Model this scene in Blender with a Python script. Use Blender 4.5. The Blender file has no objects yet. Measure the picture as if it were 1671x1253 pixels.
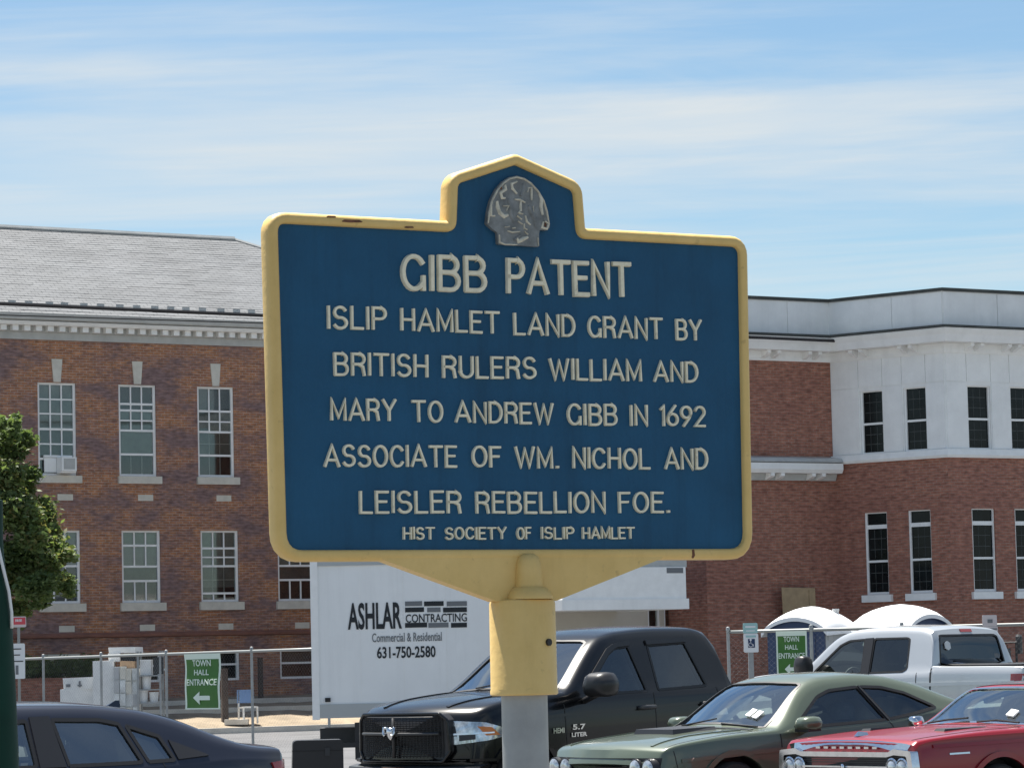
import bpy, bmesh, math, random
import numpy as np
from mathutils import Vector, Matrix
from mathutils.bvhtree import BVHTree
R = math.radians
random.seed(7)
scn = bpy.context.scene
COL = scn.collection

# ------------------------------------------------------------------ camera
IW, IH, FPX = 1671.0, 1253.0, 5500.0          # photograph size and focal length in its pixels
PITCH, ROLL = R(4.77), R(-1.32)
CAM = Vector((0, 0, 1.65))
_F = Vector((0, math.cos(PITCH), math.sin(PITCH)))
_U0 = Vector((0, -math.sin(PITCH), math.cos(PITCH)))
_R0 = Vector((1, 0, 0))
_Rt = _R0*math.cos(ROLL) + _U0*math.sin(ROLL)
_Up = _U0*math.cos(ROLL) - _R0*math.sin(ROLL)
cd = bpy.data.cameras.new('camera'); cam = bpy.data.objects.new('camera', cd); COL.objects.link(cam)
cd.sensor_width = 36; cd.lens = 36*FPX/IW; cd.clip_start = .1; cd.clip_end = 8000
m = Matrix((( _Rt.x, _Up.x, -_F.x, CAM.x), (_Rt.y, _Up.y, -_F.y, CAM.y), (_Rt.z, _Up.z, -_F.z, CAM.z), (0, 0, 0, 1)))
cam.matrix_world = m
scn.camera = cam

# ------------------------------------------------------------------ sky, sun, exposure
SUN_AZ, SUN_EL = R(-36), R(68)                # azimuth measured from +Y towards +X
world = bpy.data.worlds.new('World'); scn.world = world; world.use_nodes = True
nt = world.node_tree; N = nt.nodes; L = nt.links
for n in list(N): N.remove(n)
def wn(t, **k):
    n = N.new(t)
    for a, b in k.items(): setattr(n, a, b)
    return n
sky = wn('ShaderNodeTexSky', sky_type='NISHITA'); sky.sun_disc = False
sky.sun_elevation = SUN_EL; sky.sun_rotation = SUN_AZ; sky.altitude = 0
sky.air_density = 1.0; sky.dust_density = 0.35; sky.ozone_density = 3.0
tc = wn('ShaderNodeTexCoord')
sep = wn('ShaderNodeSeparateXYZ'); L.new(tc.outputs['Generated'], sep.inputs[0])
zz = wn('ShaderNodeMath', operation='MAXIMUM'); L.new(sep.outputs['Z'], zz.inputs[0]); zz.inputs[1].default_value = 0
za = wn('ShaderNodeMath', operation='ADD'); L.new(zz.outputs[0], za.inputs[0]); za.inputs[1].default_value = .06
dx = wn('ShaderNodeMath', operation='DIVIDE'); L.new(sep.outputs['X'], dx.inputs[0]); L.new(za.outputs[0], dx.inputs[1])
dy = wn('ShaderNodeMath', operation='DIVIDE'); L.new(sep.outputs['Y'], dy.inputs[0]); L.new(za.outputs[0], dy.inputs[1])
cmb = wn('ShaderNodeCombineXYZ'); L.new(dx.outputs[0], cmb.inputs[0]); L.new(dy.outputs[0], cmb.inputs[1])
mp = wn('ShaderNodeMapping'); mp.inputs['Rotation'].default_value = (0, 0, R(9)); mp.inputs['Location'].default_value = (3.1, 1.55, 0)
L.new(cmb.outputs[0], mp.inputs[0])
def cloud(scale, detail, rough, dist, lo, hi, sc=(1, 1, 1)):
    m2 = wn('ShaderNodeVectorMath', operation='MULTIPLY'); L.new(mp.outputs[0], m2.inputs[0]); m2.inputs[1].default_value = sc
    nz = wn('ShaderNodeTexNoise'); nz.inputs['Scale'].default_value = scale; nz.inputs['Detail'].default_value = detail
    nz.inputs['Roughness'].default_value = rough; nz.inputs['Distortion'].default_value = dist
    L.new(m2.outputs[0], nz.inputs['Vector'])
    mr = wn('ShaderNodeMapRange'); mr.interpolation_type = 'SMOOTHSTEP'
    mr.inputs['From Min'].default_value = lo; mr.inputs['From Max'].default_value = hi
    L.new(nz.outputs['Fac'], mr.inputs['Value'])
    return mr.outputs[0]
c1 = cloud(1.0, 6, .58, .7, .42, .66, (.30, .95, 1))
c2 = cloud(1.0, 7, .6, 1.0, .40, .80, (1.0, 2.6, 1))
mul = wn('ShaderNodeMath', operation='MULTIPLY'); L.new(c1, mul.inputs[0]); mul.inputs[1].default_value = .72
mul2 = wn('ShaderNodeMath', operation='MULTIPLY'); L.new(c2, mul2.inputs[0]); mul2.inputs[1].default_value = .34
addc = wn('ShaderNodeMath', operation='ADD'); L.new(mul.outputs[0], addc.inputs[0]); L.new(mul2.outputs[0], addc.inputs[1]); addc.use_clamp = True
skyc = wn('ShaderNodeMix', data_type='RGBA', blend_type='MULTIPLY'); skyc.inputs[0].default_value = 1
L.new(sky.outputs[0], skyc.inputs[6]); skyc.inputs[7].default_value = (.71, .78, .78, 1)
mix = wn('ShaderNodeMix', data_type='RGBA'); L.new(addc.outputs[0], mix.inputs[0])
L.new(skyc.outputs[2], mix.inputs[6]); mix.inputs[7].default_value = (4.6, 4.95, 5.15, 1)
bg = wn('ShaderNodeBackground'); L.new(mix.outputs[2], bg.inputs['Color']); bg.inputs['Strength'].default_value = .058
out = wn('ShaderNodeOutputWorld'); L.new(bg.outputs[0], out.inputs['Surface'])

sd = bpy.data.lights.new('sun', 'SUN'); sun = bpy.data.objects.new('sun', sd); COL.objects.link(sun)
sd.energy = 4.4; sd.angle = R(1.0); sd.color = (1, .95, .87)
tosun = Vector((math.sin(SUN_AZ)*math.cos(SUN_EL), math.cos(SUN_AZ)*math.cos(SUN_EL), math.sin(SUN_EL)))
sun.rotation_euler = tosun.to_track_quat('Z', 'Y').to_euler(); sun.location = (0, 0, 60)
vs = scn.view_settings; vs.view_transform = 'Standard'; vs.look = 'None'; vs.exposure = 1.45; vs.gamma = 1; vs.use_curve_mapping = False

# ------------------------------------------------------------------ pixel helpers (a pixel gives only a direction)
def ray(px, py):
    return (_F*FPX + _Rt*(px - IW/2) + _Up*(IH/2 - py)).normalized()
def at(px, py, Y):                 # point on the pixel's ray at ground distance Y
    d = ray(px, py); return CAM + d*(Y/d.y)
def ground(px, py, z=0):
    d = ray(px, py); return CAM + d*((z - CAM.z)/d.z)

# ------------------------------------------------------------------ materials
MATS = {}
def mat(name, col=(.5, .5, .5), rough=.6, metal=0, spec=.5, var=0, vscale=3, bump=0, bscale=40, coat=0, col2=None, emit=None, detail=6, streak=0, sscale=(5, 5, .45), specks=0):
    if name in MATS: return MATS[name]
    M = bpy.data.materials.new(name); M.use_nodes = True; t = M.node_tree; b = t.nodes['Principled BSDF']
    b.inputs['Roughness'].default_value = rough; b.inputs['Metallic'].default_value = metal
    b.inputs['Specular IOR Level'].default_value = spec; b.inputs['Base Color'].default_value = (*col, 1)
    if coat: b.inputs['Coat Weight'].default_value = coat; b.inputs['Coat Roughness'].default_value = .04
    g = t.nodes.new('ShaderNodeNewGeometry')
    if var or col2:
        nz = t.nodes.new('ShaderNodeTexNoise'); nz.inputs['Scale'].default_value = vscale; nz.inputs['Detail'].default_value = detail
        nz.inputs['Roughness'].default_value = .65
        t.links.new(g.outputs['Position'], nz.inputs['Vector'])
        rp = t.nodes.new('ShaderNodeMapRange'); rp.inputs['From Min'].default_value = .32; rp.inputs['From Max'].default_value = .68
        t.links.new(nz.outputs['Fac'], rp.inputs['Value'])
        mx = t.nodes.new('ShaderNodeMix'); mx.data_type = 'RGBA'
        a = [c*(1 - var) for c in col]; c2 = col2 if col2 else [min(1, c*(1 + var)) for c in col]
        mx.inputs[6].default_value = (*a, 1); mx.inputs[7].default_value = (*c2, 1)
        t.links.new(rp.outputs[0], mx.inputs[0]); t.links.new(mx.outputs[2], b.inputs['Base Color'])
    def darken(fac_socket, dark):
        src = b.inputs['Base Color'].links[0].from_socket
        m3 = t.nodes.new('ShaderNodeMix'); m3.data_type = 'RGBA'; t.links.new(fac_socket, m3.inputs[0]); t.links.new(src, m3.inputs[6]); m3.inputs[7].default_value = (*dark, 1)
        t.links.new(m3.outputs[2], b.inputs['Base Color'])
    if streak:
        mp_ = t.nodes.new('ShaderNodeMapping'); mp_.inputs['Scale'].default_value = sscale; t.links.new(g.outputs['Position'], mp_.inputs[0])
        n3 = t.nodes.new('ShaderNodeTexNoise'); n3.inputs['Scale'].default_value = 1; n3.inputs['Detail'].default_value = 6; n3.inputs['Roughness'].default_value = .7; t.links.new(mp_.outputs[0], n3.inputs['Vector'])
        r3 = t.nodes.new('ShaderNodeMapRange'); r3.inputs['From Min'].default_value = .5; r3.inputs['From Max'].default_value = .78; r3.inputs['To Max'].default_value = streak; t.links.new(n3.outputs['Fac'], r3.inputs['Value'])
        darken(r3.outputs[0], [c*.35 for c in col])
    if specks:
        n4 = t.nodes.new('ShaderNodeTexNoise'); n4.inputs['Scale'].default_value = 55; n4.inputs['Detail'].default_value = 5; t.links.new(g.outputs['Position'], n4.inputs['Vector'])
        r4 = t.nodes.new('ShaderNodeMapRange'); r4.inputs['From Min'].default_value = .66; r4.inputs['From Max'].default_value = .76; r4.inputs['To Max'].default_value = specks; t.links.new(n4.outputs['Fac'], r4.inputs['Value'])
        darken(r4.outputs[0], (.10, .06, .03))
    if bump:
        nz2 = t.nodes.new('ShaderNodeTexNoise'); nz2.inputs['Scale'].default_value = bscale; nz2.inputs['Detail'].default_value = 4
        t.links.new(g.outputs['Position'], nz2.inputs['Vector'])
        bp = t.nodes.new('ShaderNodeBump'); bp.inputs['Strength'].default_value = bump; bp.inputs['Distance'].default_value = .01
        t.links.new(nz2.outputs['Fac'], bp.inputs['Height']); t.links.new(bp.outputs[0], b.inputs['Normal'])
    if emit:
        b.inputs['Emission Color'].default_value = (*emit, 1); b.inputs['Emission Strength'].default_value = 1
    MATS[name] = M; return M

def brick_mat(name, c1, c2, mortar, patch, pscale, pmix, bw=.215, bh=.075):
    M = bpy.data.materials.new(name); M.use_nodes = True; t = M.node_tree; b = t.nodes['Principled BSDF']; nn = t.nodes.new; lk = t.links.new
    b.inputs['Roughness'].default_value = .85; b.inputs['Specular IOR Level'].default_value = .25
    co = nn('ShaderNodeTexCoord'); sp = nn('ShaderNodeSeparateXYZ'); lk(co.outputs['Object'], sp.inputs[0])
    sm = nn('ShaderNodeMath'); sm.operation = 'ADD'; lk(sp.outputs['X'], sm.inputs[0]); lk(sp.outputs['Y'], sm.inputs[1])
    cb = nn('ShaderNodeCombineXYZ'); lk(sm.outputs[0], cb.inputs[0]); lk(sp.outputs['Z'], cb.inputs[1])
    br = nn('ShaderNodeTexBrick'); lk(cb.outputs[0], br.inputs['Vector']); br.inputs['Scale'].default_value = 1
    br.inputs['Brick Width'].default_value = bw; br.inputs['Row Height'].default_value = bh; br.inputs['Mortar Size'].default_value = .009
    br.inputs['Mortar Smooth'].default_value = .3; br.inputs['Bias'].default_value = -.1
    br.inputs['Color1'].default_value = (*c1, 1); br.inputs['Color2'].default_value = (*c2, 1); br.inputs['Mortar'].default_value = (*mortar, 1)
    nz = nn('ShaderNodeTexNoise'); nz.inputs['Scale'].default_value = pscale; nz.inputs['Detail'].default_value = 7; nz.inputs['Roughness'].default_value = .7
    mpg = nn('ShaderNodeMapping'); mpg.inputs['Rotation'].default_value = (0, 0, R(28)); mpg.inputs['Scale'].default_value = (.8, 1.7, 1)
    lk(cb.outputs[0], mpg.inputs[0]); lk(mpg.outputs[0], nz.inputs['Vector'])
    rp = nn('ShaderNodeMapRange'); rp.inputs['From Min'].default_value = .43; rp.inputs['From Max'].default_value = .58
    rp.inputs['To Max'].default_value = pmix; lk(nz.outputs['Fac'], rp.inputs['Value'])
    mx = nn('ShaderNodeMix'); mx.data_type = 'RGBA'; lk(rp.outputs[0], mx.inputs[0]); lk(br.outputs['Color'], mx.inputs[6]); mx.inputs[7].default_value = (*patch, 1)
    # single bricks vary
    wn_ = nn('ShaderNodeTexNoise'); wn_.inputs['Scale'].default_value = 9; wn_.inputs['Detail'].default_value = 3
    mp2 = nn('ShaderNodeMapping'); mp2.inputs['Scale'].default_value = (.5, 1.5, 1); lk(cb.outputs[0], mp2.inputs[0]); lk(mp2.outputs[0], wn_.inputs['Vector'])
    hs = nn('ShaderNodeHueSaturation'); vr = nn('ShaderNodeMapRange'); vr.inputs['From Min'].default_value = .3; vr.inputs['From Max'].default_value = .7
    vr.inputs['To Min'].default_value = .66; vr.inputs['To Max'].default_value = 1.34
    lk(wn_.outputs['Fac'], vr.inputs['Value']); lk(vr.outputs[0], hs.inputs['Value']); lk(mx.outputs[2], hs.inputs['Color'])
    lk(hs.outputs[0], b.inputs['Base Color'])
    bp = nn('ShaderNodeBump'); bp.inputs['Strength'].default_value = .6; bp.inputs['Distance'].default_value = .012; bp.invert = True
    lk(br.outputs['Fac'], bp.inputs['Height']); lk(bp.outputs[0], b.inputs['Normal'])
    MATS[name] = M; return M

def slate_mat():
    M = bpy.data.materials.new('slate'); M.use_nodes = True; t = M.node_tree; b = t.nodes['Principled BSDF']; nn = t.nodes.new; lk = t.links.new
    b.inputs['Roughness'].default_value = .7
    co = nn('ShaderNodeUVMap'); br = nn('ShaderNodeTexBrick'); lk(co.outputs[0], br.inputs['Vector'])
    wv = nn('ShaderNodeTexNoise'); wv.inputs['Scale'].default_value = .9; wv.inputs['Detail'].default_value = 3
    lk(co.outputs[0], wv.inputs['Vector'])
    br.inputs['Scale'].default_value = 1; br.inputs['Brick Width'].default_value = .34; br.inputs['Row Height'].default_value = .18
    br.inputs['Mortar Size'].default_value = .010; br.inputs['Mortar Smooth'].default_value = 1
    br.inputs['Color1'].default_value = (.098, .106, .116, 1); br.inputs['Color2'].default_value = (.122, .131, .142, 1); br.inputs['Mortar'].default_value = (.085, .092, .10, 1)
    nz = nn('ShaderNodeTexNoise'); nz.inputs['Scale'].default_value = .5; nz.inputs['Detail'].default_value = 8; lk(co.outputs[0], nz.inputs['Vector'])
    mx = nn('ShaderNodeMix'); mx.data_type = 'RGBA'; mx.blend_type = 'OVERLAY'; mx.inputs[0].default_value = .35
    lk(br.outputs['Color'], mx.inputs[6]); lk(nz.outputs['Fac'], mx.inputs[7]); lk(mx.outputs[2], b.inputs['Base Color'])
    bp = nn('ShaderNodeBump'); bp.inputs['Strength'].default_value = .8; bp.inputs['Distance'].default_value = .03; bp.invert = True
    lk(br.outputs['Fac'], bp.inputs['Height']); lk(bp.outputs[0], b.inputs['Normal'])
    MATS['slate'] = M; return M

def glass_mat():
    M = bpy.data.materials.new('window_glass'); M.use_nodes = True; t = M.node_tree; nn = t.nodes.new; lk = t.links.new
    t.nodes.remove(t.nodes['Principled BSDF']); o = t.nodes['Material Output']
    tr = nn('ShaderNodeBsdfTransparent'); tr.inputs[0].default_value = (.86, .88, .86, 1)
    gl = nn('ShaderNodeBsdfGlossy'); gl.inputs['Roughness'].default_value = .03; gl.inputs['Color'].default_value = (.9, .95, 1, 1)
    fr = nn('ShaderNodeFresnel'); fr.inputs[0].default_value = 1.6
    ad = nn('ShaderNodeMath'); ad.operation = 'MULTIPLY_ADD'; ad.inputs[1].default_value = .8; ad.inputs[2].default_value = .02; lk(fr.outputs[0], ad.inputs[0])
    mx = nn('ShaderNodeMixShader'); lk(ad.outputs[0], mx.inputs[0]); lk(tr.outputs[0], mx.inputs[1]); lk(gl.outputs[0], mx.inputs[2]); lk(mx.outputs[0], o.inputs[0])
    MATS['window_glass'] = M; return M

def leafy(name, col, var=.35, vscale=1.2):
    M = mat(name, col, .6, var=var, vscale=vscale); t = M.node_tree; b = t.nodes['Principled BSDF']; o = t.nodes['Material Output']
    tl = t.nodes.new('ShaderNodeBsdfTranslucent'); tl.inputs[0].default_value = (col[0]*1.5, col[1]*1.5, col[2]*1.1, 1)
    mx = t.nodes.new('ShaderNodeMixShader'); mx.inputs[0].default_value = .38
    t.links.new(b.outputs[0], mx.inputs[1]); t.links.new(tl.outputs[0], mx.inputs[2]); t.links.new(mx.outputs[0], o.inputs[0]); return M
brick_mat('brick_orange', (.45, .205, .098), (.335, .150, .092), (.40, .32, .27), (.215, .148, .148), .55, .92)
brick_mat('brick_red', (.38, .165, .112), (.31, .130, .094), (.33, .23, .18), (.265, .120, .094), .4, .5)
def auto_glass(name, tint, refl):
    M = bpy.data.materials.new(name); M.use_nodes = True; t = M.node_tree; nn = t.nodes.new; lk = t.links.new
    t.nodes.remove(t.nodes['Principled BSDF']); o = t.nodes['Material Output']
    tr = nn('ShaderNodeBsdfTransparent'); tr.inputs[0].default_value = (*tint, 1)
    gl = nn('ShaderNodeBsdfGlossy'); gl.inputs['Roughness'].default_value = .02; gl.inputs['Color'].default_value = (.92, .97, 1, 1)
    fr = nn('ShaderNodeFresnel'); fr.inputs[0].default_value = 1.55
    ad = nn('ShaderNodeMath'); ad.operation = 'MULTIPLY_ADD'; ad.inputs[1].default_value = 1.25; ad.inputs[2].default_value = refl; lk(fr.outputs[0], ad.inputs[0])
    mx = nn('ShaderNodeMixShader'); lk(ad.outputs[0], mx.inputs[0]); lk(tr.outputs[0], mx.inputs[1]); lk(gl.outputs[0], mx.inputs[2]); lk(mx.outputs[0], o.inputs[0])
    MATS[name] = M
auto_glass('auto_glass', (.66, .75, .73), .05); auto_glass('auto_glass_clear', (.80, .88, .85), .20); auto_glass('auto_glass_tint', (.16, .18, .18), .03)
slate_mat(); glass_mat()
mat('asphalt', (.112, .113, .118), .9, var=.22, vscale=.6, bump=.4, bscale=60, detail=10)
mat('dirt', (.25, .20, .14), .95, var=.35, vscale=.9, bump=.6, bscale=12, detail=10)
mat('concrete', (.60, .57, .51), .85, var=.12, vscale=2)
mat('white_paint', (.87, .87, .85), .5, var=.05, vscale=4)
mat('white_trim', (.86, .86, .84), .55, var=.06, vscale=1.5, streak=.13, sscale=(3, 3, .4))
mat('grey_trim', (.46, .47, .455), .6, var=.12, vscale=2)
mat('limestone', (.64, .61, .53), .8, var=.12, vscale=3)
mat('cream_wall', (.60, .56, .48), .8, var=.06, vscale=1)
mat('sandstone_band', (.23, .105, .075), .85, var=.18, vscale=2)
mat('dark_metal', (.03, .032, .035), .45)
mat('black', (.008, .008, .009), .5)
mat('black_plastic', (.018, .018, .02), .42)
mat('dark_pane', (.006, .009, .010), .12, spec=.22, var=.5, vscale=3)
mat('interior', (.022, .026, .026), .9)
mat('blind', (.20, .225, .21), .8, var=.2, vscale=2)
mat('shade_dark', (.065, .072, .07), .8, var=.3, vscale=2)
mat('shade_mid', (.12, .135, .13), .8, var=.3, vscale=2)
mat('galvanized', (.33, .34, .34), .5, metal=.55, var=.16, vscale=7)
mat('steel', (.30, .31, .30), .45, metal=.6)
mat('chrome', (.72, .73, .74), .12, metal=1, var=.1, vscale=14)
mat('rubber', (.02, .02, .02), .85)
mat('rim', (.25, .25, .26), .3, metal=.8)
mat('car_glass', (.030, .036, .040), .04, spec=.8, var=.5, vscale=2)
mat('car_glass_light', (.085, .105, .10), .05, spec=.8, var=.55, vscale=2.4)  # pale mottling in the base colour imitates reflections
mat('car_glass_tint', (.006, .007, .008), .05, spec=.6)
mat('cabin_trim', (.20, .20, .19), .8, var=.2, vscale=4)
mat('seat_fabric', (.14, .14, .145), .85, var=.2, vscale=9)
mat('dashboard', (.09, .09, .09), .7)
mat('lens', (.55, .57, .58), .08, metal=.7, var=.45, vscale=16)
mat('amber', (.60, .19, .04), .25)
mat('tail_red', (.30, .012, .015), .15, coat=1)
mat('paint_black', (.004, .0045, .0055), .25, spec=.3, coat=.4)
mat('paint_navy', (.017, .019, .030), .32, metal=.25, coat=.7)
mat('paint_green', (.092, .115, .080), .34, metal=.15, coat=.8)
mat('paint_red', (.225, .006, .012), .3, metal=.1, coat=.45)
mat('paint_silver', (.50, .52, .53), .30, metal=.45, coat=.8)
mat('plywood', (.40, .29, .17), .8, var=.15, vscale=4)
mat('wood_dark', (.075, .055, .045), .85, var=.3, vscale=5)
mat('sign_blue', (.0095, .083, .168), .55, spec=.3, var=.14, vscale=5, bump=.12, bscale=120, streak=.35, sscale=(28, 28, 2.2))
mat('sign_yellow', (.72, .485, .155), .5, var=.07, vscale=7, col2=(.78, .545, .20), bump=.08, bscale=90, streak=.12, sscale=(30, 30, 6), specks=.25)
mat('letter_cream', (.82, .755, .56), .55, var=.12, vscale=60, specks=.35)
mat('emblem_grey', (.19, .20, .195), .5, var=.35, vscale=45)
mat('emblem_light', (.60, .565, .45), .5, var=.3, vscale=60)
mat('rust_brown', (.16, .07, .04), .9, var=.4, vscale=40)
mat('banner_green', (.045, .150, .026), .7, var=.10, vscale=5)
mat('banner_white', (.66, .76, .66), .7)
mat('sheet_white', (.74, .74, .72), .6, var=.07, vscale=5)
mat('cardboard', (.40, .27, .17), .9, var=.1, vscale=6)
mat('wrap', (.62, .64, .63), .35, var=.25, vscale=5, bump=.6, bscale=14)
mat('toilet_blue', (.018, .042, .11), .5, var=.1, vscale=3)
mat('toilet_roof', (.80, .81, .82), .5)
mat('toilet_grey', (.46, .47, .47), .6, var=.08, vscale=3)
mat('sign_face', (.76, .77, .77), .5)
mat('sign_black', (.03, .03, .035), .6)
mat('sign_navy', (.012, .035, .10), .6)
mat('sign_teal', (.35, .56, .54), .6)
mat('sign_red', (.60, .07, .09), .5)
mat('sign_pink', (.62, .55, .54), .6)
mat('lamp_green', (.003, .032, .021), .65, spec=.2, var=.2, vscale=6)
mat('cable_black', (.008, .008, .01), .6)
mat('bark', (.09, .07, .05), .95, var=.3, vscale=8)
leafy('leaf_a', (.125, .175, .055))
leafy('leaf_b', (.085, .130, .044))
leafy('leaf_c', (.15, .15, .05), .3, 2)
mat('van_white', (.85, .86, .85), .45, var=.035, vscale=1.2, streak=.16, sscale=(4, 4, .3))
mat('van_rail', (.44, .46, .46), .5, metal=.3)
mat('print_black', (.012, .016, .02), .6)
mat('print_grey', (.16, .17, .18), .6)

# ------------------------------------------------------------------ object helpers
def link(o, parent=None):
    COL.objects.link(o)
    if parent is not None: o.parent = parent
    return o
def thing(name, label, cat, loc=(0, 0, 0), rz=0, group=None, mw=None):
    o = bpy.data.objects.new(name, None); o.empty_display_size = .2; link(o)
    o.location = loc; o.rotation_euler = (0, 0, rz)
    o['label'] = label; o['category'] = cat
    if group: o['group'] = group
    return o
def tag(o, label=None, cat=None, group=None, kind=None):
    if label: o['label'] = label
    if cat: o['category'] = cat
    if group: o['group'] = group
    if kind: o['kind'] = kind
    return o
class MB:
    def __init__(s): s.v = []; s.f = []
    def add(s, vs, fs):
        b = len(s.v); s.v += [tuple(v) for v in vs]; s.f += [tuple(b + i for i in f) for f in fs]; return s
    def box(s, x0, x1, y0, y1, z0, z1):
        return s.add([(x, y, z) for z in (z0, z1) for y in (y0, y1) for x in (x0, x1)],
                     [(0, 2, 3, 1), (4, 5, 7, 6), (0, 1, 5, 4), (2, 6, 7, 3), (0, 4, 6, 2), (1, 3, 7, 5)])
    def cbox(s, c, d): return s.box(c[0]-d[0]/2, c[0]+d[0]/2, c[1]-d[1]/2, c[1]+d[1]/2, c[2]-d[2]/2, c[2]+d[2]/2)
    def tube(s, pts, r, n=8, cap=True):
        pts = [Vector(p) for p in pts]; rings = []
        for i, p in enumerate(pts):
            d = (pts[min(i+1, len(pts)-1)] - pts[max(i-1, 0)]).normalized()
            a = Vector((0, 0, 1)) if abs(d.z) < .9 else Vector((1, 0, 0))
            u = d.cross(a).normalized(); v = d.cross(u); rr = r[i] if isinstance(r, (list, tuple)) else r
            rings.append([p + (u*math.cos(2*math.pi*k/n) + v*math.sin(2*math.pi*k/n))*rr for k in range(n)])
        vs = [q for rg in rings for q in rg]; fs = []
        for i in range(len(pts)-1):
            for k in range(n): fs.append((i*n+k, i*n+(k+1) % n, (i+1)*n+(k+1) % n, (i+1)*n+k))
        if cap: fs += [tuple(range(n))[::-1], tuple((len(pts)-1)*n + k for k in range(n))]
        return s.add(vs, fs)
    def lathe(s, prof, c=(0, 0, 0), n=24, axis='z'):
        vs = []; fs = []
        for r_, h in prof:
            for k in range(n):
                a = 2*math.pi*k/n; x, y = r_*math.cos(a), r_*math.sin(a)
                vs.append((c[0]+x, c[1]+y, c[2]+h) if axis == 'z' else ((c[0]+x, c[1]+h, c[2]+y) if axis == 'y' else (c[0]+h, c[1]+x, c[2]+y)))
        for i in range(len(prof)-1):
            for k in range(n): fs.append((i*n+k, i*n+(k+1) % n, (i+1)*n+(k+1) % n, (i+1)*n+k))
        fs += [tuple(range(n))[::-1], tuple((len(prof)-1)*n + k for k in range(n))]
        return s.add(vs, fs)
    def prism(s, poly, y0, y1):          # poly in (x, z), extruded along y
        n = len(poly)
        return s.add([(x, y0, z) for x, z in poly] + [(x, y1, z) for x, z in poly],
                     [tuple(range(n)), tuple(range(2*n-1, n-1, -1))] + [(i, i+n, (i+1) % n + n, (i+1) % n) for i in range(n)])
    def build(s, name, m_, parent=None, smooth=False, angle=None):
        me = bpy.data.meshes.new(name); me.from_pydata(s.v, [], s.f)
        bm = bmesh.new(); bm.from_mesh(me); bmesh.ops.recalc_face_normals(bm, faces=bm.faces); bm.to_mesh(me); bm.free()
        if m_: me.materials.append(MATS[m_])
        if smooth or angle:
            me.polygons.foreach_set('use_smooth', [True]*len(me.polygons))
            if angle: me.set_sharp_from_angle(angle=R(angle))
        me.update()
        return link(bpy.data.objects.new(name, me), parent)
_unit = {}
def bx(name, m_, parent, x0, x1, y0, y1, z0, z1):      # a box part sharing one unit cube per material
    if m_ not in _unit:
        b = MB().cbox((0, 0, 0), (1, 1, 1)); me = bpy.data.meshes.new('unit_'+m_); me.from_pydata(b.v, [], b.f); me.materials.append(MATS[m_]); _unit[m_] = me
    o = bpy.data.objects.new(name, _unit[m_]); link(o, parent)
    o.location = ((x0+x1)/2, (y0+y1)/2, (z0+z1)/2); o.scale = (abs(x1-x0), abs(y1-y0), abs(z1-z0)); return o
def text_mesh(txt, size, depth=.002, bold=0, align='CENTER', sx=1.0, shear=0):
    cu = bpy.data.curves.new('t', 'FONT'); cu.body = txt; cu.size = size; cu.extrude = depth; cu.offset = bold; cu.align_x = align; cu.shear = shear
    cu.resolution_u = 3
    o = bpy.data.objects.new('t', cu); COL.objects.link(o)
    dg = bpy.context.evaluated_depsgraph_get(); me = bpy.data.meshes.new_from_object(o.evaluated_get(dg))
    bpy.data.objects.remove(o); bpy.data.curves.remove(cu)
    if sx != 1:
        for v in me.vertices: v.co.x *= sx
    return me
def text(name, txt, size, m_, parent, loc, fit=None, bold=0, sx=1.0, rx=90, rz=0, depth=.002):
    me = text_mesh(txt, size, depth, bold, sx=sx)
    if fit:
        xs = [v.co.x for v in me.vertices]; w = max(xs)-min(xs); c = (max(xs)+min(xs))/2
        for v in me.vertices: v.co.x = (v.co.x-c)*fit/w
    me.materials.append(MATS[m_]); o = link(bpy.data.objects.new(name, me), parent)
    o.location = loc; o.rotation_euler = (R(rx), 0, R(rz)); return o
def fillet(poly, rad, n=5):            # round the corners of a closed polygon
    out_ = []; k = len(poly)
    for i in range(k):
        p = Vector(poly[i]); a = Vector(poly[i-1])-p; b = Vector(poly[(i+1) % k])-p; r_ = rad[i] if isinstance(rad, (list, tuple)) else rad
        if r_ <= 1e-5: out_.append(tuple(p)); continue
        ang = a.angle(b); t_ = min(r_/math.tan(ang/2), a.length*.48, b.length*.48)
        A = p + a.normalized()*t_; B = p + b.normalized()*t_
        for j in range(n+1):
            s_ = j/n; q = A*(1-s_)**2 + p*2*s_*(1-s_) + B*s_*s_; out_.append(tuple(q))
    return out_
def offset(poly, d):                   # positive = outward for a counter-clockwise polygon
    out_ = []; k = len(poly)
    for i in range(k):
        p = Vector(poly[i]); e0 = (p-Vector(poly[i-1])).normalized(); e1 = (Vector(poly[(i+1) % k])-p).normalized()
        n0 = Vector((e0.y, -e0.x)); n1 = Vector((e1.y, -e1.x)); nn = (n0+n1)
        nn = nn.normalized() if nn.length > 1e-6 else n0
        out_.append(tuple(p + nn*(d/max(.4, nn.dot(n0)))))
    return out_

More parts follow.
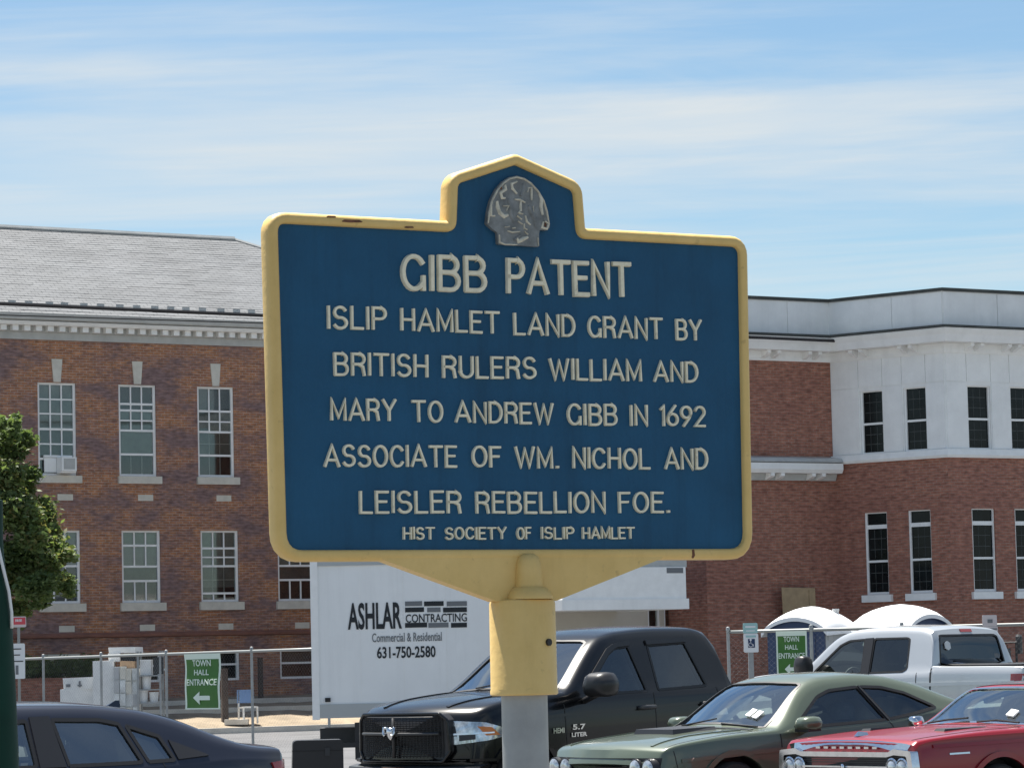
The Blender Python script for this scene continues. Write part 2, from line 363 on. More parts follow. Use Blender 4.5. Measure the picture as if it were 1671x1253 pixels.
# ------------------------------------------------------------------ walls
class Wall:
    def __init__(s, P, az):
        s.P = Vector((P[0], P[1], 0)); s.az = az; s.e = Vector((math.sin(az), math.cos(az), 0)); s.i = Vector((-math.cos(az), math.sin(az), 0)); s.rz = math.pi/2 - az
    def sz(s, px, py, off=0):          # pixel -> (along wall, height) on the plane set back by off
        d = ray(px, py); t = ((s.P + s.i*off - CAM).dot(s.i))/d.dot(s.i); q = CAM + d*t - s.P; return q.dot(s.e), (CAM + d*t).z
    def w(s, a, off=0, z=0): return s.P + s.e*a + s.i*off + Vector((0, 0, z))
def wall_mesh(name, m_, parent, s0, s1, z0, z1, ops, depth=.16, base=None):
    """brick wall in local (s, 0, z) with real openings and reveals"""
    ss = sorted({s0, s1, *[o[0] for o in ops], *[o[1] for o in ops]}); zs = sorted({z0, z1, *[o[2] for o in ops], *[o[3] for o in ops]})
    b = MB()
    def hole(a, c): return any(o[0] < a < o[1] and o[2] < c < o[3] for o in ops)
    for i in range(len(ss)-1):
        for j in range(len(zs)-1):
            if not hole((ss[i]+ss[i+1])/2, (zs[j]+zs[j+1])/2):
                b.add([(ss[i], 0, zs[j]), (ss[i+1], 0, zs[j]), (ss[i+1], 0, zs[j+1]), (ss[i], 0, zs[j+1])], [(0, 1, 2, 3)])
    for a, c, p, q in ops:
        b.add([(a, 0, p), (c, 0, p), (c, 0, q), (a, 0, q), (a, depth, p), (c, depth, p), (c, depth, q), (a, depth, q)],
              [(0, 4, 5, 1), (1, 5, 6, 2), (2, 6, 7, 3), (3, 7, 4, 0)])
    me = bpy.data.meshes.new(name); me.from_pydata(b.v, [], b.f); me.materials.append(MATS[m_])
    return link(bpy.data.objects.new(name, me), parent)
def strip(name, m_, parent, plan, prof, closed_ends=True):
    """moulding: profile (out, z) swept along a plan polyline, mitred; outward is to the right of travel"""
    k = len(plan); n = len(prof); b = MB(); vs = []
    for i, p in enumerate(plan):
        p = Vector(p).to_2d(); e0 = (p-Vector(plan[i-1]).to_2d()).normalized() if i else None
        e1 = (Vector(plan[i+1]).to_2d()-p).normalized() if i < k-1 else None
        e0 = e0 or e1; e1 = e1 or e0; n0 = Vector((e0.y, -e0.x)); n1 = Vector((e1.y, -e1.x)); nn = (n0+n1).normalized(); q = nn/nn.dot(n0)
        vs += [(p.x+q.x*o, p.y+q.y*o, z) for o, z in prof]
    fs = [(i*n+j, i*n+(j+1) % n, (i+1)*n+(j+1) % n, (i+1)*n+j) for i in range(k-1) for j in range(n)]
    fs += [tuple(range(n)), tuple((k-1)*n+j for j in range(n-1, -1, -1))]
    return b.add(vs, fs).build(name, m_, parent)

AZ1, AZ2 = R(58.45), R(129.3)
# ---- ground
g = MB().add([(-3000, -600, 0), (3000, -600, 0), (3000, 5000, 0), (-3000, 5000, 0)], [(0, 1, 2, 3)]).build('ground', 'asphalt'); tag(g, kind='structure')
W1 = Wall(at(228, 900, 98), AZ1)
def wobj(name, Wl, **k): return k
# ---- planted bank rising to the old wing
LB, RB = W1.sz(-400, 900)[0], W1.sz(1250, 900)[0]
bk = MB(); NX, NY = 60, 8; vs_ = []
for i in range(NX+1):
    for j in range(NY+1):
        a = LB + (RB-LB)*i/NX; t_ = j/NY; y = -7.2 + 7.6*t_
        vs_.append((a, y, .13 + .85*t_**.8 + random.uniform(-.03, .03)*(0 < j < NY)))
bk.add(vs_, [(i*(NY+1)+j, (i+1)*(NY+1)+j, (i+1)*(NY+1)+j+1, i*(NY+1)+j+1) for i in range(NX) for j in range(NY)])
bank = bk.build('bank', 'dirt', smooth=True); bank.location = W1.P; bank.rotation_euler[2] = W1.rz; tag(bank, kind='structure')
kb = MB(); kb.box(LB, RB, -7.4, -7.2, -.05, .16); kerb = kb.build('kerb', 'concrete'); kerb.location = W1.P; kerb.rotation_euler[2] = W1.rz; tag(kerb, kind='structure')

# ------------------------------------------------------------------ old wing: brick, slate hip roof
def zc(y): return W1.sz(228, y)[1]
old = thing('brick_building', 'long orange-brown brick building with grey slate hip roof and dentil cornice', 'building', W1.P, W1.rz)
RD = 6.2
ridgeR, zr = W1.sz(382, 392, RD); zr = W1.sz(200, 382.6, RD)[1]
sE = ridgeR + RD; sS = W1.sz(-420, 700)[0]
zE = zc(521)
cols0 = W1.sz(93.5, 700)[0]; cols2 = W1.sz(352.5, 700)[0]; dcol = (cols2-cols0)/2
ncol = int((sE-1.0-cols0)/dcol)+1
cols = [cols0 + dcol*i for i in range(-2, ncol)]
ww = .60
rowU = (zc(777), zc(628)); rowL = (zc(983), zc(865)); rowB = (zc(1113), zc(1064))
ops = []
for c in cols:
    ops += [(c-ww, c+ww, *rowU), (c-ww-.02+.06, c+ww+.06+.02, *rowL), (c-ww+.06, c+ww+.06, *rowB)]
wall_mesh('wall', 'brick_orange', old, sS, sE, 0, zc(553), ops)
# end wall and back wall
w2_ = wall_mesh('wall', 'brick_orange', old, 0, 2*RD, 0, zc(553), []); w2_.location = (sE, 0, 0); w2_.rotation_euler[2] = R(90)
w3_ = wall_mesh('wall', 'brick_orange', old, 0, 2*RD, 0, zc(553), []); w3_.location = (sS, 2*RD, 0); w3_.rotation_euler[2] = R(-90)
w4_ = wall_mesh('wall', 'brick_orange', old, 0, sE-sS, 0, zc(553), []); w4_.location = (sE, 2*RD, 0); w4_.rotation_euler[2] = R(180)
# roof
ov = .62
ze = zE
def roof_mesh():
    A = (sS-ov, -ov, ze); B = (sE+ov, -ov, ze); C = (sE+ov, 2*RD+ov, ze); D = (sS-ov, 2*RD+ov, ze); E_ = (sS+RD, RD, zr); F_ = (sE-RD, RD, zr)
    me = bpy.data.meshes.new('roof'); vs = [A, B, C, D, E_, F_]
    fs = [(0, 1, 5, 4), (1, 2, 5), (2, 3, 4, 5), (3, 0, 4)]
    me.from_pydata(vs, [], fs); uv = me.uv_layers.new(name='UVMap')
    for p in me.polygons:
        nrm = p.normal; h = Vector((-nrm.y, nrm.x, 0)).normalized(); up = nrm.cross(h)
        for li in p.loop_indices:
            v = me.vertices[me.loops[li].vertex_index].co; uv.data[li].uv = (v.dot(h), v.dot(up))
    me.materials.append(MATS['slate']); return link(bpy.data.objects.new('roof', me), old)
roof = roof_mesh()
slope = math.atan2(zr-ze, RD+ov)
MB().tube([(sS+RD, RD, zr+.03), (sE-RD, RD, zr+.03)], .09, 6).build('ridge_cap', 'grey_trim', roof)
for a_, b_ in (((sE-RD, RD, zr+.02), (sE+ov, -ov, ze+.03)), ((sE-RD, RD, zr+.02), (sE+ov, 2*RD+ov, ze+.03))):
    MB().tube([a_, b_], .06, 6).build('hip_cap', 'grey_trim', roof)
# shingle courses with slightly lifted butts
nrow = 38; rowm = MB(); rnd = random.Random(3)
for r_ in range(1, nrow):
    t_ = r_/nrow; y0 = -ov + (RD+ov)*t_; z0_ = ze + (zr-ze)*t_; xa = sS-ov+(RD+ov)*t_+.1; xb = sE+ov-(RD+ov)*t_-.1
    x = xa
    while x < xb:
        wd = rnd.uniform(.5, 1.6); x2 = min(x+wd, xb); h = rnd.uniform(.006, .018)
        dy_, dz_ = .19*math.cos(slope), .19*math.sin(slope)
        rowm.add([(x, y0, z0_+.004), (x2, y0, z0_+.004), (x2, y0, z0_+h), (x, y0, z0_+h), (x, y0+dy_, z0_+dz_+.006), (x2, y0+dy_, z0_+dz_+.006)], [(0, 1, 2, 3), (3, 2, 5, 4)])
        x = x2
sl = rowm.build('shingle_course', 'slate', roof); tag(sl, kind='stuff')
me = sl.data; uv = me.uv_layers.new(name='UVMap')
for lp in me.loops:
    v = me.vertices[lp.vertex_index].co; uv.data[lp.index].uv = (v.x, v.z/math.sin(slope))
gd = MB()
x = sS
while x < sE:
    gd.cbox((x, -ov+.62, ze+.62*math.tan(slope)+.05), (.22, .05, .1)); x += .55+rnd.uniform(-.1, .1)
tag(gd.build('snow_guard', 'grey_trim', roof), kind='stuff')
pl = [(sS-.02, 2*RD), (sS-.02, 0), (sE+.02, 0), (sE+.02, 2*RD)]
strip('gutter', 'grey_trim', old, pl, [(.42, zc(533)), (.60, zc(531)), (.66, zc(522)), (.66, zc(521)-.01), (.42, zc(521)-.01)])
strip('cornice', 'white_trim', old, pl, [(.0, zc(539)), (.46, zc(539)), (.52, zc(534)), (.52, zc(533.2)), (.0, zc(533.2))])
strip('frieze', 'grey_trim', old, pl, [(.0, zc(560)), (.07, zc(560)), (.09, zc(549)), (.14, zc(548)), (.14, zc(539)-.003), (.0, zc(539)-.003)])
x = sS+.2; step = dcol/7.0
while x < sE:
    bx('dentil', 'white_trim', old, x, x+step*.5, -.34, -.14, zc(547.5), zc(539)-.002); x += step
# sandstone ledge
strip('stone_ledge', 'sandstone_band', old, pl, [(0, zc(1039)), (.09, zc(1038)), (.09, zc(1034)), (.03, zc(1031)), (0, zc(1031))])
def sash(parent_b, cx, z0, z1, hw, secs, ac=False, blinds=(), key=None, style='white'):
    """a double-hung window: frame mesh > panes, muntins, sill. secs = [(top frac, bottom frac, cols, rows, bars shown)]"""
    H = z1-z0; y0 = .09; fr = MB(); t_ = .075
    fr.box(cx-hw, cx-hw+t_, y0-.03, y0+.07, z0, z1); fr.box(cx+hw-t_, cx+hw, y0-.03, y0+.07, z0, z1)
    fr.box(cx-hw+t_, cx+hw-t_, y0-.03, y0+.07, z1-t_*.8, z1); fr.box(cx-hw+t_, cx+hw-t_, y0-.03, y0+.07, z0, z0+t_*.9)
    for i, s_ in enumerate(secs[:-1]):
        zz_ = z1 - s_[1]*H; fr.box(cx-hw+t_, cx+hw-t_, y0-.015, y0+.055, zz_-.03, zz_+.03)
    w = fr.build('window', 'white_paint', parent_b)
    a, b = cx-hw+t_, cx+hw-t_
    for i, (f0, f1, nc, nr, bars) in enumerate(secs):
        zt = z1 - f0*H - (t_*.8 if i == 0 else .03); zb_ = z1 - f1*H + (t_*.9 if i == len(secs)-1 else .03)
        pw = (b-a)/nc; ph = (zt-zb_)/nr
        for c_ in range(nc):
            for r_ in range(nr):
                bx('pane', 'window_glass', w, a+c_*pw, a+(c_+1)*pw, y0+.022, y0+.028, zb_+r_*ph, zb_+(r_+1)*ph)
        mm = MB(); bw = .021 if bars == 1 else .010
        for c_ in range(1, nc): mm.box(a+c_*pw-bw, a+c_*pw+bw, y0+.0 if bars == 1 else y0+.032, y0+.02 if bars == 1 else y0+.04, zb_, zt)
        for r_ in range(1, nr): mm.box(a, b, y0+.002 if bars == 1 else y0+.033, y0+.019 if bars == 1 else y0+.041, zb_+r_*ph-bw, zb_+r_*ph+bw)
        if mm.v: mm.build('muntin', 'white_paint' if bars == 1 else 'grey_trim', w)
    for f0, f1, m_ in blinds:
        bx('blind', m_, w, a, b, y0+.06, y0+.075, z1-f1*H+.01, z1-f0*H-.01)
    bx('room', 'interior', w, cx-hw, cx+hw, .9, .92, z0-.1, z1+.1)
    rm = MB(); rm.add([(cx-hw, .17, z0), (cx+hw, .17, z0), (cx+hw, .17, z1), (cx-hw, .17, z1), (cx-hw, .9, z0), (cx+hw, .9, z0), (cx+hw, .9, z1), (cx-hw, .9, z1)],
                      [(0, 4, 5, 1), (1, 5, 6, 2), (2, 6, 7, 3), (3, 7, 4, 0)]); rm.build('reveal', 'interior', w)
    return w
secU = {0: [(0, .50, 3, 3, 1), (.50, .82, 3, 2, 1), (.82, 1, 1, 1, 1)], 1: [(0, .21, 3, 1, 1), (.21, .28, 3, 1, 1), (.28, .50, 3, 2, 1), (.50, .76, 1, 1, 1), (.76, 1, 3, 1, 2)],
        2: [(0, .27, 3, 1, 1), (.27, .50, 3, 2, 1), (.50, .76, 3, 2, 2), (.76, 1, 3, 1, 2)]}
secL = {0: [(0, .49, 3, 2, 1), (.49, 1, 3, 2, 1)], 1: [(0, .21, 3, 1, 1), (.21, .50, 3, 1, 1), (.50, .70, 1, 1, 1), (.70, 1, 3, 1, 1)],
        2: [(0, .25, 3, 1, 1), (.25, .50, 3, 2, 1), (.50, .88, 3, 2, 2), (.88, 1, 3, 1, 1)]}
for i, c in enumerate(cols):
    k = i-2; v = {0: 0, 1: 1, 2: 2}.get(k, (k*2+1) % 3)
    bl = {0: ((0, .5, 'blind'), (.5, .82, 'shade_dark')), 1: ((.28, .76, 'blind'),), 2: ((0, .5, 'shade_mid'), (.5, .76, 'shade_mid'))}[v]
    w = sash(old, c, *rowU, ww, secU[v], blinds=bl)
    bx('sill', 'limestone', w, c-ww-.06, c+ww+.12, -.10, .06, rowU[0]-.22, rowU[0]-.005)
    kz0, kz1 = zc(627), zc(590); MB().prism([(c-.11, kz0), (c+.11, kz0), (c+.165, kz1), (c-.165, kz1)], -.04, .05).build('keystone', 'limestone', w)
    if k == 0:
        z0 = rowU[0]+.05; acu = thing('air_conditioner', 'white window air conditioner sticking out of the upper left sash', 'air conditioner', W1.w(c, 0, z0), W1.rz)
        MB().box(-.02, .44, -.34, .1, .06, .46).build('housing', 'white_paint', acu); bx('side_panel', 'white_trim', acu, -.40, -.03, .03, .07, .04, .46)
        bx('grille', 'grey_trim', acu, .04, .39, -.346, -.338, .11, .42); bx('bracket', 'white_paint', acu, -.42, .46, .0, .09, .47, .53); bx('foot', 'white_trim', acu, -.02, .44, -.3, .05, .01, .055)
    bl = {0: ((0, .49, 'blind'),), 1: ((0, .5, 'blind'), (.5, .70, 'shade_dark')), 2: ((0, .5, 'blind'), (.5, .8, 'shade_mid'))}[v]
    w = sash(old, c+.06, *rowL, ww+.02, secL[v], blinds=bl)
    bx('sill', 'limestone', w, c-ww-.04, c+ww+.20, -.10, .06, rowL[0]-.24, rowL[0]-.005)
    w = sash(old, c+.06, *rowB, ww, [(0, .46, 1, 1, 1), (.46, 1, 1, 1, 1)], blinds=((0, .42, 'shade_dark'),) if k > 2 else ())
    for yv in (812, 1024):
        zv = zc(yv); bx('stone_vent', 'limestone', old, c-.02, c+.46, -.012, .05, zv-.09, zv+.09)

# ------------------------------------------------------------------ new wing: red brick with white bay
W2 = Wall(at(1364, 900, 93), AZ1)
W3 = Wall(W2.P, AZ2)
sC = W3.sz(1548, 800)[0]
W4 = Wall(W3.w(sC), AZ1)
sA = W2.sz(1152, 900)[0]
LD = 6.9
Dp = W4.w(LD); W5 = Wall(Dp, R(58.45*2-129.3)); Ep = W5.w(sC); W6 = Wall(Ep, AZ1); Fp = W6.w(9)
def z2(y): return W2.sz(1364, y)[1]
new = thing('brick_annex', 'red-brown brick wing with white panelled upper bay and flat parapet roof', 'building', W2.P, 0)
def sub(Wl): return (Wl.P - W2.P), Wl.rz
def new_wall(m_, Wl, s0, s1, z0, z1, ops):
    o = wall_mesh('wall', m_, new, s0, s1, z0, z1, ops); o.location, o.rotation_euler[2] = Wl.P-W2.P, Wl.rz; return o
zT, zPar, zCor, zBr = z2(493), z2(549), z2(577), z2(590)
zB1, zB0 = z2(745), z2(757)
new_wall('brick_red', W2, sA, 0, 0, zBr, [])
rt = wall_mesh('wall', 'brick_red', new, 0, 14, 0, zBr, []); rt.location = W2.w(sA)-W2.P; rt.rotation_euler[2] = W2.rz+R(90); rt.scale[0] = 1
# window lists (s, upper z, lower z)
def z3(px, y): return W3.sz(px, y)[1]
uz = (z3(1407, 743), z3(1407, 639)); lz = (z3(1407, 971), z3(1407, 837))
wins3 = [tuple(W3.sz(p, 700)[0] for p in pr) for pr in ((1404.5, 1441.5), (1475.5, 1512.5))]
wins3 = [((a+b)/2, (b-a)/2) for a, b in wins3]
hw4 = (W4.sz(1617.5, 700)[0]-W4.sz(1580, 700)[0])/2; c4 = (W4.sz(1617.5, 700)[0]+W4.sz(1580, 700)[0])/2; d4 = W4.sz(1650, 700)[0]-W4.sz(1580, 700)[0]
wins4 = [(c4+d4*i, hw4) for i in range(4)]
wins5 = [(sC-a, h) for a, h in wins3]
def bay(Wl, s1, wins):
    up = [(c-h, c+h, *uz) for c, h in wins]; lo = [(c-h*1.0+.02, c+h*1.0+.02, *lz) for c, h in wins]
    new_wall('white_trim', Wl, 0, s1, zB0, zBr+.02, up); new_wall('brick_red', Wl, 0, s1, 0, zB0, lo)
    for grp, row in ((up, 'u'), (lo, 'l')):
        for a, b, p, q in grp:
            H = q-p; y0 = .07; t_ = .05; fr = MB()
            fr.box(a, a+t_*1.2, y0-.02, y0+.08, p, q); fr.box(b-t_*.8, b, y0-.02, y0+.08, p, q); fr.box(a, b, y0-.021, y0+.079, q-t_*.6, q); fr.box(a, b, y0-.021, y0+.079, p, p+t_*1.4)
            rails = [.515] if row == 'u' else [.175, .595]
            for i_, r_ in enumerate(rails):
                th = .055 if (row == 'l' and i_ == 0) else .03; fr.box(a, b, y0-.01, y0+.07, q-r_*H-th, q-r_*H+th)
            o = fr.build('window', 'white_paint', new); o.location, o.rotation_euler[2] = Wl.P-W2.P, Wl.rz
            edges = [0]+rails+[1]
            for i_ in range(len(edges)-1):
                zt, zb_ = q-edges[i_]*H-.03, q-edges[i_+1]*H+.03
                bx('pane', 'dark_pane', o, a+t_, b-t_*.7, y0+.03, y0+.036, zb_, zt)
                nr = 1 if (row == 'l' and i_ == 0) else 3; mm = MB()
                for r_ in range(1, nr): mm.box(a+t_+.06, b-t_-.06, y0+.026, y0+.032, zb_+(zt-zb_)*r_/nr-.008, zb_+(zt-zb_)*r_/nr+.008)
                if nr > 1:
                    for c_ in (1, 2): mm.box(a+t_+(b-a-2*t_)*c_/3-.006, a+t_+(b-a-2*t_)*c_/3+.006, y0+.025, y0+.031, zb_+.05, zt-.05)
                    mm.build('leaded_bar', 'shade_dark', o)
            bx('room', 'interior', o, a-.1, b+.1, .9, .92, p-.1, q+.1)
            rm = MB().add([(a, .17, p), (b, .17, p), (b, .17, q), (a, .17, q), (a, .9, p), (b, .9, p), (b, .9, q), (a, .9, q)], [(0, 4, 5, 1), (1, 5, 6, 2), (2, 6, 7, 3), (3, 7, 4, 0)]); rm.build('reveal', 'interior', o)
            if row == 'l': bx('sill', 'white_paint', o, a-.10, b+.12, -.10, .05, p-.20, p-.005)
            else: bx('sill', 'white_paint', o, a-.02, b+.02, -.05, .05, p-.05, p-.003)
    # raised white panels between and above the windows
    edges = [0.02]+sorted([c-h-.02 for c, h in wins]+[c+h+.02 for c, h in wins])+[s1-.02]
    for i_ in range(0, len(edges)-1):
        a, b = edges[i_]+.012, edges[i_+1]-.012
        for lo_, hi_ in ((zB1+.02, uz[1]+.08), (uz[1]+.11, zBr-.02)):
            if i_ % 2 == 1 and lo_ < uz[1]: continue
            o = bx('panel', 'white_trim', new, 0, b-a, -.022, 0, lo_, hi_)
            o.location = Wl.w((a+b)/2, -.011, (lo_+hi_)/2)-W2.P; o.rotation_euler[2] = Wl.rz
bay(W3, sC, wins3); bay(W4, LD, wins4); bay(W5, sC, wins5)
new_wall('brick_red', W6, 0, 9, 0, zBr, [])
plan = [tuple((p-W2.P).to_2d()) for p in (W2.w(sA), W2.P, W4.P, Dp, Ep, Fp)]
planx = [tuple((W2.w(sA, 13.9)-W2.P).to_2d())]+plan
strip('parapet', 'white_trim', new, planx, [(-.4, zBr-.05), (0.0, zBr), (0.0, zT-.02), (-.4, zT-.02)])
strip('coping', 'shade_dark', new, planx, [(-.45, zT-.02), (.07, zT-.02), (.09, zT+.06), (-.45, zT+.06)])
strip('cornice', 'white_trim', new, planx, [(.0, zCor), (.50, zCor), (.56, z2(566)), (.64, z2(558)), (.64, z2(556)), (.0, z2(553))])
strip('gutter_edge', 'shade_dark', new, planx, [(.02, z2(554)), (.60, z2(556)+.002), (.69, z2(555)), (.69, z2(552)), (.05, z2(548.5))])
strip('frieze', 'white_trim', new, planx, [(0.0, zBr-.04), (.06, zBr-.04), (.09, zBr+.05), (.09, zCor-.003), (.0, zCor-.003)])
strip('band', 'white_paint', new, [plan[1]]+plan[2:5], [(0.0, zB0-.03), (.10, zB0-.03), (.14, zB0+.04), (.10, zB1), (0.0, zB1)])
pA = [plan[0], tuple(Vector(plan[1]))]
strip('lower_cornice', 'white_trim', new, pA, [(0, z2(774)), (.40, z2(774)), (.46, z2(768)), (.46, z2(758)), (0, z2(756))])
strip('gutter_edge', 'grey_trim', new, pA, [(0, z2(756)+.004), (.40, z2(757.5)+.004), (.48, z2(756)), (.40, z2(750)), (0, z2(746))])
strip('frieze', 'grey_trim', new, pA, [(0, z2(785)), (.10, z2(785)), (.16, z2(776)), (.16, z2(774)-.003), (0, z2(774)-.003)])
def brackets(Wl, s0, s1, zt, h):
    n = max(2, int((s1-s0)/1.15)); st = (s1-s0)/n
    prof = [(-.09, 0), (-.40, 0), (-.40, -.08), (-.30, -.13), (-.22, -h*.8), (-.12, -h), (-.09, -h)]
    for i in range(n):
        for e_ in (-.17, .17):
            c = s0+st*(i+.5)+e_; b = MB(); k_ = len(prof)
            b.add([(c-.06, y, zt+z) for y, z in prof]+[(c+.06, y, zt+z) for y, z in prof], [tuple(range(k_)), tuple(range(2*k_-1, k_-1, -1))]+[(j, j+k_, (j+1) % k_+k_, (j+1) % k_) for j in range(k_)])
            o = b.build('bracket', 'white_trim', new); o.location, o.rotation_euler[2] = Wl.P-W2.P, Wl.rz
brackets(W2, sA+.1, -.1, zCor-.004, .2); brackets(W3, .3, sC-.2, zCor-.004, .2); brackets(W4, .2, LD-.2, zCor-.004, .2)
brackets(W2, sA+.1, -.1, z2(774)-.004, .18)
for Wl, s0, s1, seams in ((W2, sA, 0, [W2.sz(1284, 520)[0]]), (W3, 0, sC, [W3.sz(1456, 520)[0]]), (W4, 0, LD, [W4.sz(1627, 520)[0], LD*.66])):
    ed = [s0]+seams+[s1]
    for i in range(len(ed)-1):
        a, b = ed[i]+.015, ed[i+1]-.015; o = bx('panel', 'white_trim', new, 0, b-a, 0, .02, z2(547), zT-.04)
        o.location = Wl.w((a+b)/2, -.012, (z2(547)+zT-.04)/2)-W2.P; o.rotation_euler[2] = Wl.rz
flat = MB(); rp = [Vector(p) for p in plan]; back = [tuple(Vector(p)+W2.i.to_2d()*14) for p in (plan[5], plan[0])]
flat.add([(x, y, zPar) for x, y in plan+back], [tuple(range(len(plan)+2))]).build('roof', 'grey_trim', new)

# ---- link between the two wings, cream entrance and canopy
Wk = Wall(W2.w(0, 7.5), AZ1)
lk = thing('link_building', 'recessed dark brick link between the two brick wings', 'building', Wk.P, Wk.rz)
s0k, s1k = Wk.sz(835, 900)[0], Wk.sz(1230, 900)[0]
lops = [(s0k+c_-.6, s0k+c_+.6, z_, z_+2.3) for c_ in (1.3, 3.7) for z_ in (3.6, 6.6)]
wall_mesh('wall', 'brick_red', lk, s0k, s1k, 0, 9.6, lops)
for a_, b_, p_, q_ in lops:
    w = sash(lk, (a_+b_)/2, p_, q_, .6, secL[2], blinds=((0, .5, 'blind'),)); bx('sill', 'limestone', w, a_-.06, b_+.06, -.1, .06, p_-.2, p_-.005)
lw = wall_mesh('wall', 'brick_red', lk, -9, 0, 0, 9.6, []); lw.location = (s0k, 0, 0); lw.rotation_euler[2] = R(-90)
MB().box(s0k-.12, s1k, -.12, 9, 9.6, 9.85).build('roof', 'grey_trim', lk)
Wc = Wall(W2.w(0, 1.8), AZ1)
ent = thing('entrance_block', 'low cream entrance block with two narrow dark windows beside the red brick wing', 'building', Wc.P, Wc.rz)
s0c, s1c = Wc.sz(880, 1000)[0], Wc.sz(1150.5, 1000)[0]; ztop = Wc.sz(1138, 941)[1]
wn_ = [tuple(Wc.sz(p, 1000)[0] for p in pr) for pr in ((1057, 1076), (1083.5, 1103))]
opz = (Wc.sz(1080, 1082)[1], Wc.sz(1080, 985)[1])
wall_mesh('wall', 'cream_wall', ent, s0c, s1c, 0, ztop, [(a, b, *opz) for a, b in wn_])
eb = wall_mesh('wall', 'cream_wall', ent, 0, 5.6, 0, ztop, []); eb.location = (s1c-.0, 0, 0); eb.rotation_euler[2] = R(90)
MB().box(s0c, s1c, 0.01, 5.6, ztop-.02, ztop+.06).build('roof', 'grey_trim', ent)
for i_ in range(1, 7): bx('joint', 'limestone', ent, s0c, s1c-.002, -.004, .01, i_*.62, i_*.62+.018)
for a, b in wn_:
    f = MB(); f.box(a, a+.05, .02, .12, *opz); f.box(b-.05, b, .02, .12, *opz); f.box(a, b, .021, .119, opz[1]-.05, opz[1]); f.box(a, b, .021, .119, opz[0], opz[0]+.05)
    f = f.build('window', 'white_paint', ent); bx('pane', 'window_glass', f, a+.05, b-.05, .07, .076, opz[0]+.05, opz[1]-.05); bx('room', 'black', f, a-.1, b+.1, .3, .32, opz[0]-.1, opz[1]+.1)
Wn = Wall(W2.w(0, -1.6), AZ1)
can = thing('entrance_canopy', 'white box canopy projecting over the cream entrance', 'canopy', Wn.P, Wn.rz)
cs0, cs1 = Wn.sz(919, 980)[0], Wn.sz(1121, 960)[0]; cz0, cz1, cz2, cz3 = (Wn.sz(1050, y)[1] for y in (994, 977, 925, 914))
MB().box(cs0, cs1, .04, 3.4, cz0+.02, cz2).build('canopy_body', 'white_paint', can)
strip('lower_fascia', 'white_trim', can, [(cs0, 3.4), (cs0, .04), (cs1, .04), (cs1, 3.4)], [(0, cz0), (.05, cz0), (.05, cz1), (.0, cz1)])
MB().box(cs0, cs1+.08, .1, 3.4, cz2, cz3).build('roof', 'grey_trim', can)
bx('notice', 'print_grey', can, cs1-.6, cs1-.08, .034, .039, cz2-.16, cz2-.02)

